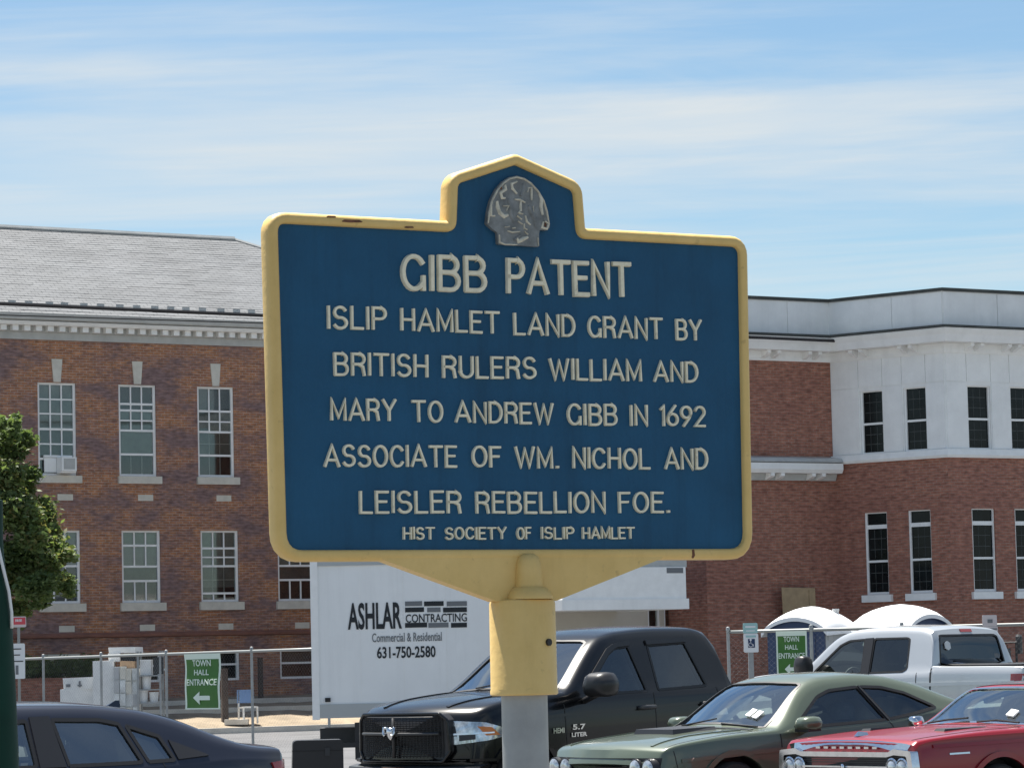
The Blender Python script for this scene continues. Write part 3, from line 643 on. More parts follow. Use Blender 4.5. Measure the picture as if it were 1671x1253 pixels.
# ------------------------------------------------------------------ vehicles: lofted bodies, parts cast onto the body surface
def pchip(pts):
    xs = np.array([p[0] for p in pts], float); ys = np.array([p[1] for p in pts], float); o = np.argsort(xs); xs, ys = xs[o], ys[o]
    h = np.diff(xs); d = np.diff(ys)/h; mm = np.zeros(len(xs))
    for i in range(1, len(xs)-1):
        if d[i-1]*d[i] > 0: mm[i] = 2*d[i-1]*d[i]/(d[i-1]+d[i])
    mm[0], mm[-1] = d[0], d[-1]
    def f(x):
        x = min(max(x, xs[0]), xs[-1]); i = int(min(max(np.searchsorted(xs, x)-1, 0), len(h)-1)); t = (x-xs[i])/h[i]
        return float((2*t**3-3*t**2+1)*ys[i]+(t**3-2*t**2+t)*h[i]*mm[i]+(-2*t**3+3*t**2)*ys[i+1]+(t**3-t**2)*h[i]*mm[i+1])
    return f
class Car:
    def __init__(s, name, label, cat, X, Y, head, sp, paint):
        s.root = thing(name, label, cat, (X, Y, 0), R(head)); s.paint = paint
        s.root.rotation_euler = (0, R(sp.get('rake', 0)), R(head)); s.root.scale = (sp.get('scale', 1),)*3
        s.H, s.zs, s.w, s.zb, s.bow = (pchip(sp[k]) for k in ('H', 'zs', 'w', 'zb', 'bow'))
        s.wr, s.Hr = sp['wr'], sp['Hr']; s.sh = sp.get('sh', .955); s.rc = sp.get('rc', .08); s.crown = sp.get('crown', .035)
        x0, x1 = sp['H'][0][0], sp['H'][-1][0]
        keys = sorted({round(p[0], 4) for k in ('H', 'zs', 'w') for p in sp[k]})
        xs = sorted(set(keys) | {x0+(x1-x0)*i/70 for i in range(71)})
        xx = [xs[0]]
        for x in xs[1:]:
            if x-xx[-1] > .012: xx.append(x)
        rings = []
        for x in xx:
            hp = s.section(x); ring = hp + [(-y, z) for y, z in hp[-2:0:-1]]; w = s.w(x); b = s.bow(x)
            rings.append([(x-b*(y/w)**2, y, z) for y, z in ring])
        n = len(rings[0]); mb = MB(); vs = [p for r_ in rings for p in r_]
        fs = [(i*n+k, i*n+(k+1) % n, (i+1)*n+(k+1) % n, (i+1)*n+k) for i in range(len(rings)-1) for k in range(n)]
        fs += [tuple(range(n)), tuple((len(rings)-1)*n+k for k in range(n-1, -1, -1))]
        mb.add(vs, fs); s.body = mb.build('body', paint, s.root)
        s.cuts = []
        s.bvh = BVHTree.FromPolygons([Vector(v) for v in mb.v], mb.f)
    def section(s, x):
        w, zs, zb, H = s.w(x), s.zs(x), s.zb(x), s.H(x); wb = w*s.sh; H = max(H, zs+.006); hz = zs-zb
        mt = (wb-s.wr)/max(.2, s.Hr-zs); yC = wb-mt*(H-zs); r_ = min(s.rc, .45*(H-zs)); r2 = min(.09, r_*1.6+.01)
        P = [(0, zb), (w*.5, zb), (w*.86, zb+.005), (w*.965, zb+.06), (w*.985, zb+.28*hz), (w, zb+.52*hz), (w*.998, zb+.72*hz), (w*.985, zb+.90*hz), (w*.972, zs-.02), (wb, zs)]
        a = (yC+mt*r_, H-r_); c = (yC-r2, H)
        for t in (.25, .5, .75, 1): P.append((wb+(a[0]-wb)*t, zs+(a[1]-zs)*t))
        for t in (.33, .66, 1): P.append((a[0]*(1-t)**2+yC*2*t*(1-t)+c[0]*t*t, a[1]*(1-t)**2+H*2*t*(1-t)+c[1]*t*t))
        for t in (.08, .25, .45, .65, .85, 1):
            y = c[0]*(1-t); P.append((y, H+s.crown*(1-(y/c[0])**2)))
        return P
    def cast(s, mode, a, b, side=1, xc=0):
        if mode == 'side': o, d = Vector((a, 3*side, b)), Vector((0, -side, 0))
        elif mode == 'front': o, d = Vector((5, a, b)), Vector((-1, 0, 0))
        elif mode == 'rear': o, d = Vector((-5, a, b)), Vector((1, 0, 0))
        elif mode == 'top': o, d = Vector((a, b, 4)), Vector((0, 0, -1))
        else:
            an = R(a); dd = Vector((math.cos(an), side*math.sin(an), 0)); o, d = Vector((xc, 0, b))+dd*4, -dd
        h = s.bvh.ray_cast(o, d); return (h[0], h[1]) if h[0] is not None else (None, None)
    @staticmethod
    def resample(pl, n):
        pl = [Vector(p) for p in pl]
        if len(pl) == 1: return [pl[0]]*n
        ln = [0]
        for i in range(1, len(pl)): ln.append(ln[-1]+(pl[i]-pl[i-1]).length)
        res = []
        for k in range(n):
            t = ln[-1]*k/(n-1); i = 1
            while i < len(ln)-1 and ln[i] < t: i += 1
            u = (t-ln[i-1])/max(1e-9, ln[i]-ln[i-1]); res.append(pl[i-1].lerp(pl[i], u))
        return res
    def patch(s, name, m_, bottom, top, mode='side', off=.005, nu=14, nv=4, side=1, xc=0, parent=None, depth=.03):
        A, B = s.resample(bottom, nu), s.resample(top, nu); vs = []; ns = []
        for j in range(nv+1):
            for i in range(nu):
                q = A[i].lerp(B[i], j/nv); p, n = s.cast(mode, q.x, q.y, side, xc)
                if p is None:
                    if vs: p, n = vs[-1], ns[-1]
                    else: p, n = Vector((0, 0, .5)), Vector((0, 0, 1))
                vs.append(p); ns.append(n)
        mb = MB(); V = [p+n*off for p, n in zip(vs, ns)]
        fs = [(j*nu+i, j*nu+i+1, (j+1)*nu+i+1, (j+1)*nu+i) for j in range(nv) for i in range(nu-1)]
        rim = list(range(nu))+[j*nu+nu-1 for j in range(1, nv+1)]+[nv*nu+i for i in range(nu-2, -1, -1)]+[j*nu for j in range(nv-1, 0, -1)]
        k = len(V); V += [V[i]-ns[i]*(depth+off) for i in rim]; q = len(rim)
        fs += [(rim[i], k+i, k+(i+1) % q, rim[(i+1) % q]) for i in range(q)]
        return mb.add(V, fs).build(name, m_, parent or s.root, angle=40)
    GM = {'car_glass_light': 'auto_glass_clear', 'car_glass': 'auto_glass', 'car_glass_tint': 'auto_glass_tint'}
    def window(s, name, m_, bottom, top, mode='side', off=0, nu=14, nv=4, side=1, trim=.028, trim_m='black'):
        A, B = s.resample(bottom, nu), s.resample(top, nu); P = []; Q = []
        for j in range(nv+1):
            for i in range(nu):
                q = A[i].lerp(B[i], j/nv); p, n = s.cast(mode, q.x, q.y, side)
                if p is None: p, n = (P[-1], Q[-1]) if P else (Vector((0, 0, .5)), Vector((0, 0, 1)))
                P.append(p); Q.append(n)
        mean = sum(Q, Vector()).normalized(); k = len(P); V = [p+mean*.06 for p in P]+[p-mean*.13 for p in P]
        fs = [(j*nu+i, j*nu+i+1, (j+1)*nu+i+1, (j+1)*nu+i) for j in range(nv) for i in range(nu-1)]; fs += [tuple(k+x for x in f[::-1]) for f in fs]
        rim = list(range(nu))+[j*nu+nu-1 for j in range(1, nv+1)]+[nv*nu+i for i in range(nu-2, -1, -1)]+[j*nu for j in range(nv-1, 0, -1)]; q = len(rim)
        fs += [(rim[i], k+rim[i], k+rim[(i+1) % q], rim[(i+1) % q]) for i in range(q)]
        s.cuts.append(MB().add(V, fs))
        o = s.patch(name, 'auto_glass_clear' if name == 'windshield' or s.root.name == 'sedan' else ('auto_glass' if m_ == 'car_glass_light' else s.GM[m_]), bottom, top, mode, -.010, nu, nv, side=side, depth=.015)
        if trim: s.line('window_trim', trim_m, list(bottom)+list(top)[::-1]+[bottom[0]], trim, mode, .004, side=side, parent=o, n=64)
        return o
    def cabin(s, xr, xf, zf, seats, wheel=None):
        xs = np.linspace(xr, xf, 22); rings = []
        for x in xs:
            H, zs, w = s.H(x), s.zs(x), s.w(x)*s.sh; mt = (w-s.wr)/max(.2, s.Hr-zs); top = max(H-.06, zf+.12); zz = min(zs, top-.02); wi = w-.09
            yt = max(.2, wi-mt*max(0, top-zs)-.02)
            half = [(wi, zf), (wi, zz), (yt, top-.02), (yt*.8, top)]
            rings.append([(x, y, z) for y, z in half]+[(x, -y, z) for y, z in half[::-1]])
        n = 8; fs = [(i*n+k, i*n+(k+1) % n, (i+1)*n+(k+1) % n, (i+1)*n+k) for i in range(len(rings)-1) for k in range(n)]+[tuple(range(n)), tuple((len(rings)-1)*n+k for k in range(n-1, -1, -1))]
        c = MB().add([p for r_ in rings for p in r_], fs); c.mat = 'cabin_trim'; s.cuts.insert(0, c)
        for x, y, wd, zt in seats:
            st = MB(); st.add([(x+dx, y+sy*wd/2*k, z) for dx, z, k in ((.25, zf+.02, 1), (.25, zf+.26, 1), (-.18, zf+.24, 1), (-.28, zt, .82), (-.38, zt, .82), (-.32, zf+.02, 1)) for sy in (-1, 1)],
                              [(0, 2, 3, 1), (2, 4, 5, 3), (4, 6, 7, 5), (6, 8, 9, 7), (8, 10, 11, 9), (10, 0, 1, 11), (0, 10, 8, 6, 4, 2), (1, 3, 5, 7, 9, 11)])
            o = st.build('seat', 'seat_fabric', s.root)
            if wd < .9: MB().lathe([(.07, 0), (.125, .02), (.125, .15), (.07, .19)], (x-.33, y, zt+.03), 12).build('headrest', 'seat_fabric', o, angle=50)
        if wheel:
            x, y, z = wheel; t = [(x-.10*math.sin(R(a))*.5, y+.18*math.cos(R(a)), z+.17*math.sin(R(a))) for a in range(0, 361, 20)]; MB().tube(t, .016, 6).build('steering_wheel', 'dashboard', s.root, smooth=True)
            hw = s.w(x)*s.sh-.14; MB().add([(x+.20, -hw, zf), (x+.20, hw, zf), (x+.18, -hw, z+.02), (x+.18, hw, z+.02), (x+.55, -hw*.95, z+.0), (x+.55, hw*.95, z+.0), (x+.55, -hw*.95, zf), (x+.55, hw*.95, zf)], [(0, 1, 3, 2), (2, 3, 5, 4), (4, 5, 7, 6), (0, 2, 4, 6), (1, 7, 5, 3)]).build('dashboard', 'dashboard', s.root)
    def line(s, name, m_, pts, wd=.01, mode='side', off=.003, side=1, xc=0, parent=None, n=24):
        P = s.resample(pts, n); b, t = [], []
        for i, p in enumerate(P):
            d = (P[min(i+1, n-1)]-P[max(i-1, 0)]).normalized(); nn = Vector((-d.y, d.x))*wd/2; b.append(p-nn); t.append(p+nn)
        return s.patch(name, m_, b, t, mode, off, nu=n, nv=1, side=side, xc=xc, parent=parent, depth=.008)
    def both(s, fn, *a, **k):
        for sd in (1, -1): fn(*a, side=sd, **k)
    def wheel(s, x, y, r=.36, wd=.24):
        sd = 1 if y > 0 else -1
        t = MB().lathe([(r*.62, -wd/2), (r*.93, -wd/2), (r, -wd*.36), (r, wd*.36), (r*.93, wd/2), (r*.62, wd/2)], (0, 0, 0), 28, 'y').build('wheel', 'rubber', s.root, angle=40)
        t.location = (x, y-sd*wd/2, r)
        rm = MB().lathe([(r*.64, -wd*.3), (r*.64, wd*.42), (r*.58, wd*.36), (r*.2, wd*.2), (r*.12, wd*.34), (.01, wd*.34)], (0, 0, 0), 24, 'y')
        o = rm.build('rim', 'rim', t, angle=40)
        if sd < 0: o.rotation_euler[2] = math.pi
        sp = MB()
        for k in range(5):
            a = 2*math.pi*k/5; c_, s_ = math.cos(a), math.sin(a)
            sp.add([(c_*q*r-s_*e*r, (wd*.37)+(-.02 if q > .4 else 0), s_*q*r+c_*e*r) for q, e in ((.1, -.09), (.6, -.06), (.6, .06), (.1, .09))]+[(c_*q*r-s_*e*r, wd*.1, s_*q*r+c_*e*r) for q, e in ((.1, -.09), (.6, -.06), (.6, .06), (.1, .09))],
                   [(0, 1, 2, 3), (0, 4, 5, 1), (1, 5, 6, 2), (2, 6, 7, 3), (3, 7, 4, 0)])
        o2 = sp.build('spoke', 'rim', t)
        if sd < 0: o2.rotation_euler[2] = math.pi
        b = MB().lathe([(r+.07, -.22), (r+.07, .3)], (x, y+sd*.0, r+.01), 32, 'y'); s.cuts.append(b)
        return t
    def cutbox(s, *a): s.cuts.append(MB().box(*a))
    def finish(s, angle=32):
        tmp = []
        for c in s.cuts:
            o = c.build('cut', getattr(c, 'mat', 'black_plastic')); tmp.append(o)
            md = s.body.modifiers.new('b', 'BOOLEAN'); md.operation = 'DIFFERENCE'; md.object = o; md.solver = 'EXACT'; md.material_mode = 'TRANSFER'
            o.matrix_world = s.root.matrix_world if False else Matrix.Identity(4)
            o.parent = s.root; 
        bpy.context.view_layer.update(); dg = bpy.context.evaluated_depsgraph_get()
        me = bpy.data.meshes.new_from_object(s.body.evaluated_get(dg)); s.body.modifiers.clear()
        if len(me.polygons) > 100: s.body.data = me
        for o in tmp: bpy.data.objects.remove(o)
        me = s.body.data; me.polygons.foreach_set('use_smooth', [True]*len(me.polygons)); me.set_sharp_from_angle(angle=R(angle)); me.update()
def mirror_part(car, x, y, z, sc=(1, 1, 1), m_='black_plastic', stalk='black_plastic', sd=1):
    prof = fillet([(-.13, -.09), (.13, -.09), (.155, .02), (.10, .10), (-.10, .10), (-.155, .0)], .075, 6)
    b = MB(); n = len(prof); lv = ((-.10, .80), (-.085, .93), (-.02, 1.0), (.04, .95), (.075, .84), (.10, .62), (.112, .3)); vs = []
    for dx_, k in lv: vs += [(x+dx_*sc[0], y+sd*p*sc[1]*k, z+q*sc[2]*k) for p, q in prof]
    fs = [(i*n+j, i*n+(j+1) % n, (i+1)*n+(j+1) % n, (i+1)*n+j) for i in range(len(lv)-1) for j in range(n)]+[tuple(range(n)), tuple((len(lv)-1)*n+j for j in range(n-1, -1, -1))]
    o = b.add(vs, fs).build('mirror', m_, car.root, angle=45)
    MB().tube([(x-.02, y-sd*.26*sc[1], z-.10*sc[2]-.05), (x, y-sd*.10*sc[1], z-.09*sc[2]), (x, y, z-.06*sc[2])], .035, 8).build('stalk', stalk, o, smooth=True)
    return o
D0 = 0
# ---- black crew-cab pickup
ram = Car('pickup_truck', 'black crew cab pickup with dark grille parked behind the historical marker post', 'pickup truck', .82, 38.2, 224.5, dict(rake=1.2, scale=1.03,
    H=[(-2.92, 1.18), (-2.9, 1.25), (-1.34, 1.28), (-1.25, 1.33), (-1.17, 1.80), (-1.08, 1.915), (-.9, 1.955), (-.3, 1.97), (.25, 1.95), (.52, 1.91), (.62, 1.88), (1.40, 1.385), (1.47, 1.345), (1.7, 1.335), (2.2, 1.30), (2.55, 1.25), (2.74, 1.19), (2.82, 1.10), (2.86, .95), (2.9, .70)],
    zs=[(-2.92, 1.16), (-2.9, 1.22), (-1.34, 1.25), (-1.2, 1.30), (0, 1.30), (1.3, 1.285), (1.6, 1.24), (2.3, 1.18), (2.65, 1.12), (2.78, 1.02), (2.84, .90), (2.9, .62)],
    w=[(-2.92, .96), (-2.8, 1.0), (-1.2, .995), (0, 1.0), (1.6, 1.0), (2.3, 1.0), (2.6, .985), (2.8, .95), (2.9, .90)],
    zb=[(-2.92, .55), (-2.6, .42), (0, .40), (2.4, .40), (2.7, .45), (2.9, .50)],
    bow=[(-2.92, -.05), (-2, 0), (.3, .05), (.6, .10), (1.4, .20), (1.7, .12), (2.3, .12), (2.7, .24), (2.9, .30)], wr=.70, Hr=1.96, rc=.10, crown=.03), 'paint_black')
for x in (2.0, -1.72):
    for y in (1.0, -1.0): ram.wheel(x, y, .41, .27)
ram.cutbox(-2.78, -1.36, -.80, .80, .95, 2.2)
ram.window('windshield', 'car_glass_light', [(1.36, -.80), (1.42, -.4), (1.44, 0), (1.42, .4), (1.36, .80)], [(.64, -.60), (.69, -.3), (.70, 0), (.69, .3), (.64, .60)], 'top', .006, 16, 6)
ram.window('rear_glass', 'car_glass', [(-.62, 1.45), (.62, 1.45)], [(-.56, 1.80), (.56, 1.80)], 'rear', .006, 12, 4)
def ram_side(side):
    ram.window('front_window', 'car_glass_light', [(1.02, 1.305), (.6, 1.30), (.10, 1.30)], [(.98, 1.36), (.52, 1.71), (.38, 1.775), (.18, 1.785)], 'side', .011, 16, 5, side=side)
    ram.window('rear_window', 'car_glass', [(-.08, 1.305), (-.86, 1.32)], [(-.12, 1.785), (-.72, 1.80)], 'side', .011, 16, 5, side=side)
    ram.line('window_visor', 'black_plastic', [(.98, 1.40), (.52, 1.745), (.38, 1.80), (.16, 1.812)], .05, 'side', .02, side=side)
    ram.line('window_visor', 'black_plastic', [(-.10, 1.812), (-.74, 1.822)], .05, 'side', .02, side=side)
    ram.line('door_seam', 'black', [(1.40, 1.24), (1.40, .9), (1.36, .5)], .012, 'side', .003, side=side)
    ram.line('door_seam', 'black', [(.02, 1.28), (.02, .9), (.02, .5)], .012, 'side', .003, side=side)
    ram.line('door_seam', 'black', [(-1.0, 1.30), (-1.03, 1.0), (-.95, .8)], .012, 'side', .003, side=side)
    ram.line('body_crease', 'paint_black', [(2.2, 1.08), (1.0, 1.12), (-1.1, 1.15), (-2.8, 1.15)], .03, 'side', .012, side=side, n=50)
    for hx in (.17, -.83):
        p, n = ram.cast('side', hx, 1.13, side); o = MB().tube([(hx-.13, p.y+side*.004, 1.13), (hx-.11, p.y+side*.035, 1.13), (hx, p.y+side*.042, 1.13), (hx+.11, p.y+side*.035, 1.13), (hx+.13, p.y+side*.004, 1.13)], [.02, .024, .026, .024, .02], 10).build('door_handle', 'dark_metal', ram.root, smooth=True)
    if side > 0: mirror_part(ram, 1.10, side*1.22, 1.40, (1.3, 1.25, 1.35), 'black_plastic', sd=side)
    ram.patch('headlight', 'lens', [(27, .875), (36, .865), (52, .90), (66, .955)], [(25, 1.085), (36, 1.105), (50, 1.085), (66, .99)], 'wrap', .014, 18, 5, side=side, xc=1.75)
    ram.patch('reflector', 'amber', [(51, .95), (58, .95)], [(47, 1.045), (54, 1.03)], 'wrap', .020, 6, 3, side=side, xc=1.75)
    ram.patch('projector', 'dark_metal', [(31, .955), (37, .95)], [(30.5, 1.05), (36, 1.05)], 'wrap', .019, 5, 3, side=side, xc=1.75)
    ram.patch('projector', 'dark_metal', [(38, .90), (46, .915)], [(38, .965), (46, .965)], 'wrap', .019, 5, 3, side=side, xc=1.75)
    ram.patch('lens_bar', 'chrome', [(28, .955), (55, .97)], [(28, .975), (55, .985)], 'wrap', .024, 10, 1, side=side, xc=1.75)
    ram.patch('tail_light', 'tail_red', [(-2.86, .95), (-2.78, .95)], [(-2.86, 1.25), (-2.78, 1.25)], 'side', .01, 4, 3, side=side)
    ram.line('wheel_arch_lip', 'paint_black', [(2.0+.50*math.cos(R(a)), .42+.50*math.sin(R(a))) for a in range(0, 181, 15)], .05, 'side', .02, side=side)
    p, n = ram.cast('side', 1.62, .92, side)
    for t_, dx_, zz_, fs_, ft in (('HEMI', 1.52, .925, .075, .16), ('5.7', 1.22, .95, .075, .19), ('LITER', 1.22, .875, .06, .23)):
        p, n = ram.cast('side', dx_, zz_, side); text('badge', t_, fs_, 'chrome', ram.root, (dx_, p.y+side*.012, zz_), fit=ft, bold=.002, rz=180 if side > 0 else 0)
for sd_ in (1, -1): ram_side(sd_)
gp = fillet([(-.60, .70), (.60, .70), (.68, .80), (.66, 1.12), (.58, 1.185), (-.58, 1.185), (-.66, 1.12), (-.68, .80)], .03, 3)
def front_panel(car, name, m_, poly, xf, off=0, th=.03):      # plate following the nose: xf(y) gives the plan curve
    n = len(poly); vs = [(xf(y)+off, y, z) for y, z in poly]+[(xf(y)+off-th, y, z) for y, z in poly]; cf = (xf(0)+off, 0, sum(z for y, z in poly)/n)
    vs.append(cf); fs = [(i, (i+1) % n, 2*n) for i in range(n)]+[(i, i+n, (i+1) % n+n, (i+1) % n) for i in range(n)]
    return MB().add(vs, fs).build(name, m_, car.root, angle=35)
rxf = lambda y: 2.875-.30*(y/1.0)**2
front_panel(ram, 'grille', 'black_plastic', offset(gp, 0), rxf, .035, .12)
gm = MB()
for zz_ in [.76+.022*i for i in range(19)]:
    gm.tube([(rxf(y)+.038, y, zz_) for y in (-.6, -.4, -.2, 0, .2, .4, .6)], .005, 4)
for i in range(-14, 15): gm.tube([(rxf(i*.043)+.038, i*.043, .74), (rxf(i*.043)+.038, i*.043, 1.15)], .005, 4)
gm.build('grille_mesh', 'black', ram.root)
MB().tube([(rxf(y)+.055, y, .985+.0*y) for y in np.linspace(-.58, .58, 13)], .016, 8).build('grille_bar', 'dark_metal', ram.root, smooth=True)
MB().tube([(rxf(0)+.055, 0, .74), (rxf(0)+.055, 0, 1.15)], .018, 8).build('grille_bar', 'black_plastic', ram.root, smooth=True)
MB().tube([(rxf(y)+.04, y, z) for y, z in gp+gp[:1]], .018, 8).build('grille_surround', 'paint_black', ram.root, smooth=True)
em = MB(); em.lathe([(.012, -.075), (.03, -.05), (.048, .0), (.05, .03), (.028, .052), (.008, .06)], (rxf(0)+.09, 0, 1.0), 12, 'z')
for sd_ in (1, -1):
    em.tube([(rxf(0)+.10, sd_*.03, 1.045), (rxf(0)+.12, sd_*.075, 1.05), (rxf(0)+.12, sd_*.085, 1.0), (rxf(0)+.13, sd_*.06, .97), (rxf(0)+.14, sd_*.045, .985)], [.016, .018, .016, .012, .006], 8)
em.build('emblem', 'chrome', ram.root, smooth=True)
bxf = lambda y: 2.95-.26*(y/1.0)**2
bp_ = [(bxf(y)-q, y, z) for y in np.linspace(-1.0, 1.0, 17) for q, z in ((.12, .50), (.02, .52), (.0, .58), (.02, .64), (.14, .66))]
MB().add(bp_, [(i*5+j, i*5+j+1, (i+1)*5+j+1, (i+1)*5+j) for i in range(16) for j in range(4)]).build('bumper', 'dark_metal', ram.root, angle=35)
ram.patch('valance', 'paint_black', [(-.97, .66), (.97, .66)], [(-.97, .72), (.97, .72)], 'front', .05, 16, 2)
front_panel(ram, 'plate', 'amber', [(-.16, .555), (.16, .555), (.16, .64), (-.16, .64)], lambda y: bxf(y)+.02)
ram.line('hood_crease', 'paint_black', [(2.6, .48), (2.0, .55), (1.5, .62)], .04, 'top', .012); ram.line('hood_crease', 'paint_black', [(2.6, -.48), (2.0, -.55), (1.5, -.62)], .04, 'top', .012)
for y_ in (.35, -.3): MB().tube([ram.cast('top', 1.44, y_)[0]+Vector((0, 0, .02)), ram.cast('top', 1.36, y_+.45 if y_ < 0 else y_+.38)[0]+Vector((0, 0, .03))], .009, 6).build('wiper', 'black', ram.root)

# ---- green muscle coupe
ch = Car('coupe', 'matte olive green two-door coupe with black hood scoop', 'car', 2.80, 34.4, 214.3, dict(rake=1.5, scale=1.0,
    H=[(-2.5, .72), (-2.47, .95), (-2.40, 1.075), (-2.2, 1.10), (-1.75, 1.115), (-1.0, 1.375), (-.7, 1.445), (-.25, 1.48), (.1, 1.472), (.32, 1.43), (1.06, 1.035), (1.15, .995), (1.6, .975), (2.1, .935), (2.36, .895), (2.45, .85), (2.5, .72)],
    zs=[(-2.5, .66), (-2.46, .90), (-2.35, 1.03), (-1.6, 1.065), (-1.0, 1.05), (-.55, .985), (.3, .965), (1.1, .955), (1.7, .935), (2.2, .895), (2.4, .855), (2.46, .80), (2.5, .66)],
    w=[(-2.5, .86), (-2.2, .95), (-1.4, .965), (-.4, .945), (.6, .945), (1.5, .965), (2.1, .955), (2.4, .93), (2.5, .90)],
    zb=[(-2.5, .40), (-2.2, .24), (0, .20), (2.0, .20), (2.4, .24), (2.5, .34)],
    bow=[(-2.5, -.10), (-2, -.02), (-1.7, -.05), (-1, 0), (.2, .06), (1.06, .24), (1.5, .1), (2.2, .10), (2.5, .14)], wr=.60, Hr=1.45, rc=.09, crown=.03, sh=.965), 'paint_green')
for x, y in ((1.52, .965), (1.52, -.965), (-1.43, .965), (-1.43, -.965)): ch.wheel(x, y, .36, .25)
ch.window('windshield', 'car_glass_light', [(.98, -.745), (1.05, -.4), (1.07, 0), (1.05, .4), (.98, .745)], [(.33, -.565), (.385, -.3), (.40, 0), (.385, .3), (.33, .565)], 'top', .008, 16, 6)
ch.window('rear_glass', 'car_glass', [(-1.0, -.52), (-1.0, .52)], [(-1.7, -.60), (-1.7, .60)], 'top', .006, 14, 5)
for sd_ in (1, -1):
    ch.window('side_window', 'car_glass', [(.70, 1.00), (.3, 1.0), (-.48, 1.015)], [(.66, 1.025), (.26, 1.28), (.08, 1.333), (-.30, 1.352)], 'side', .011, 18, 5, side=sd_)
    ch.window('quarter_window', 'car_glass', [(-.52, 1.018), (-.83, 1.055), (-1.13, 1.105)], [(-.33, 1.352), (-.6, 1.333), (-.85, 1.265), (-1.12, 1.118)], 'side', .011, 14, 5, side=sd_)
    ch.line('window_divider', 'dark_metal', [(-.50, 1.005), (-.31, 1.36)], .016, 'side', .014, side=sd_, n=8)
    ch.line('door_seam', 'black', [(.92, .95), (.93, .6), (.86, .32)], .01, 'side', .003, side=sd_)
    ch.line('door_seam', 'black', [(-.50, .99), (-.62, .8), (-.62, .4)], .01, 'side', .003, side=sd_)
    ch.line('body_crease', 'paint_green', [(2.15, .76), (1.0, .80), (-.3, .83), (-1.0, .90), (-2.2, .93)], .035, 'side', .014, side=sd_, n=44)
    ch.line('wheel_arch_lip', 'paint_green', [(1.52+.44*math.cos(R(a)), .37+.44*math.sin(R(a))) for a in range(0, 181, 12)], .05, 'side', .022, side=sd_, n=30)
    ch.line('wheel_arch_lip', 'paint_green', [(-1.43+.44*math.cos(R(a)), .37+.44*math.sin(R(a))) for a in range(0, 181, 12)], .05, 'side', .022, side=sd_, n=30)
    mo = mirror_part(ch, .66, sd_*1.04, 1.035, (1.0, .85, .72), 'paint_green', 'paint_green', sd=sd_)
    MB().cbox((.655, sd_*1.03, .975), (.16, .21, .03)).build('mirror_base', 'black_plastic', mo)
    for yy in (.58, .78):
        xf_ = ch.cast('front', sd_*yy, .70)[0]; X_ = (xf_.x if xf_ else 2.4)
        l_ = MB().lathe([(.082, -.05), (.085, .03), (.07, .045), (.03, .05)], (X_+.02, sd_*yy, .70), 20, 'x').build('headlight', 'lens', ch.root, angle=40); MB().lathe([(.098, -.06), (.098, .03), (.086, .036), (.086, -.05)], (X_+.015, sd_*yy, .70), 20, 'x').build('bezel', 'black_plastic', l_, angle=40)
ch.patch('grille', 'black', [(-.86, .59), (.86, .59)], [(-.88, .80), (.88, .80)], 'front', .006, 24, 3)
ch.patch('bumper', 'paint_green', [(-.9, .42), (.9, .42)], [(-.9, .575), (.9, .575)], 'front', .03, 24, 3)
ch.patch('grille_bar', 'dark_metal', [(-.48, .715), (.48, .715)], [(-.48, .725), (.48, .725)], 'front', .03, 12, 1)
sc_ = MB(); P0 = [ch.cast('top', x, y)[0] for x, y in ((1.78, -.33), (1.78, .33), (1.25, -.36), (1.25, .36))]
sc_.add([P0[0]+Vector((0, 0, -.01)), P0[1]+Vector((0, 0, -.01)), P0[0]+Vector((-.02, .03, .05)), P0[1]+Vector((-.02, -.03, .05)), P0[2]+Vector((0, 0, -.01)), P0[3]+Vector((0, 0, -.01)), P0[2]+Vector((0, .05, .03)), P0[3]+Vector((0, -.05, .03))],
        [(0, 1, 3, 2), (2, 3, 7, 6), (4, 6, 7, 5), (0, 2, 6, 4), (1, 5, 7, 3)])
sc_.build('hood_scoop', 'black_plastic', ch.root)
for s_ in (.45, -.45): ch.line('hood_crease', 'paint_green', [(2.3, s_*1.5), (1.8, s_*1.25), (1.2, s_*1.45)], .03, 'top', .01)
ch.line('hood_seam', 'black', [(2.3, .86), (1.8, .84), (1.16, .80)], .008, 'top', .002); ch.line('hood_seam', 'black', [(2.3, -.86), (1.8, -.84), (1.16, -.80)], .008, 'top', .002)
for y_ in (.2, -.45): MB().tube([ch.cast('top', 1.08, y_)[0]+Vector((0, 0, .015)), ch.cast('top', 1.02, y_+.5)[0]+Vector((0, 0, .02))], .008, 6).build('wiper', 'black', ch.root)
for y_ in (.50, .40):
    p_ = ch.cast('top', .91, y_)[0]; ch.patch('inspection_sticker', 'sheet_white', [(.90, y_-.035), (.90, y_+.035)], [(.80, y_-.03), (.80, y_+.04)], 'top', .012, 3, 1, depth=.002)
MB().tube([(-1.05, -.2, 1.36), (-1.0, -.2, 1.42), (-.97, -.2, 1.50)], [.02, .012, .004], 6).build('antenna', 'black', ch.root)

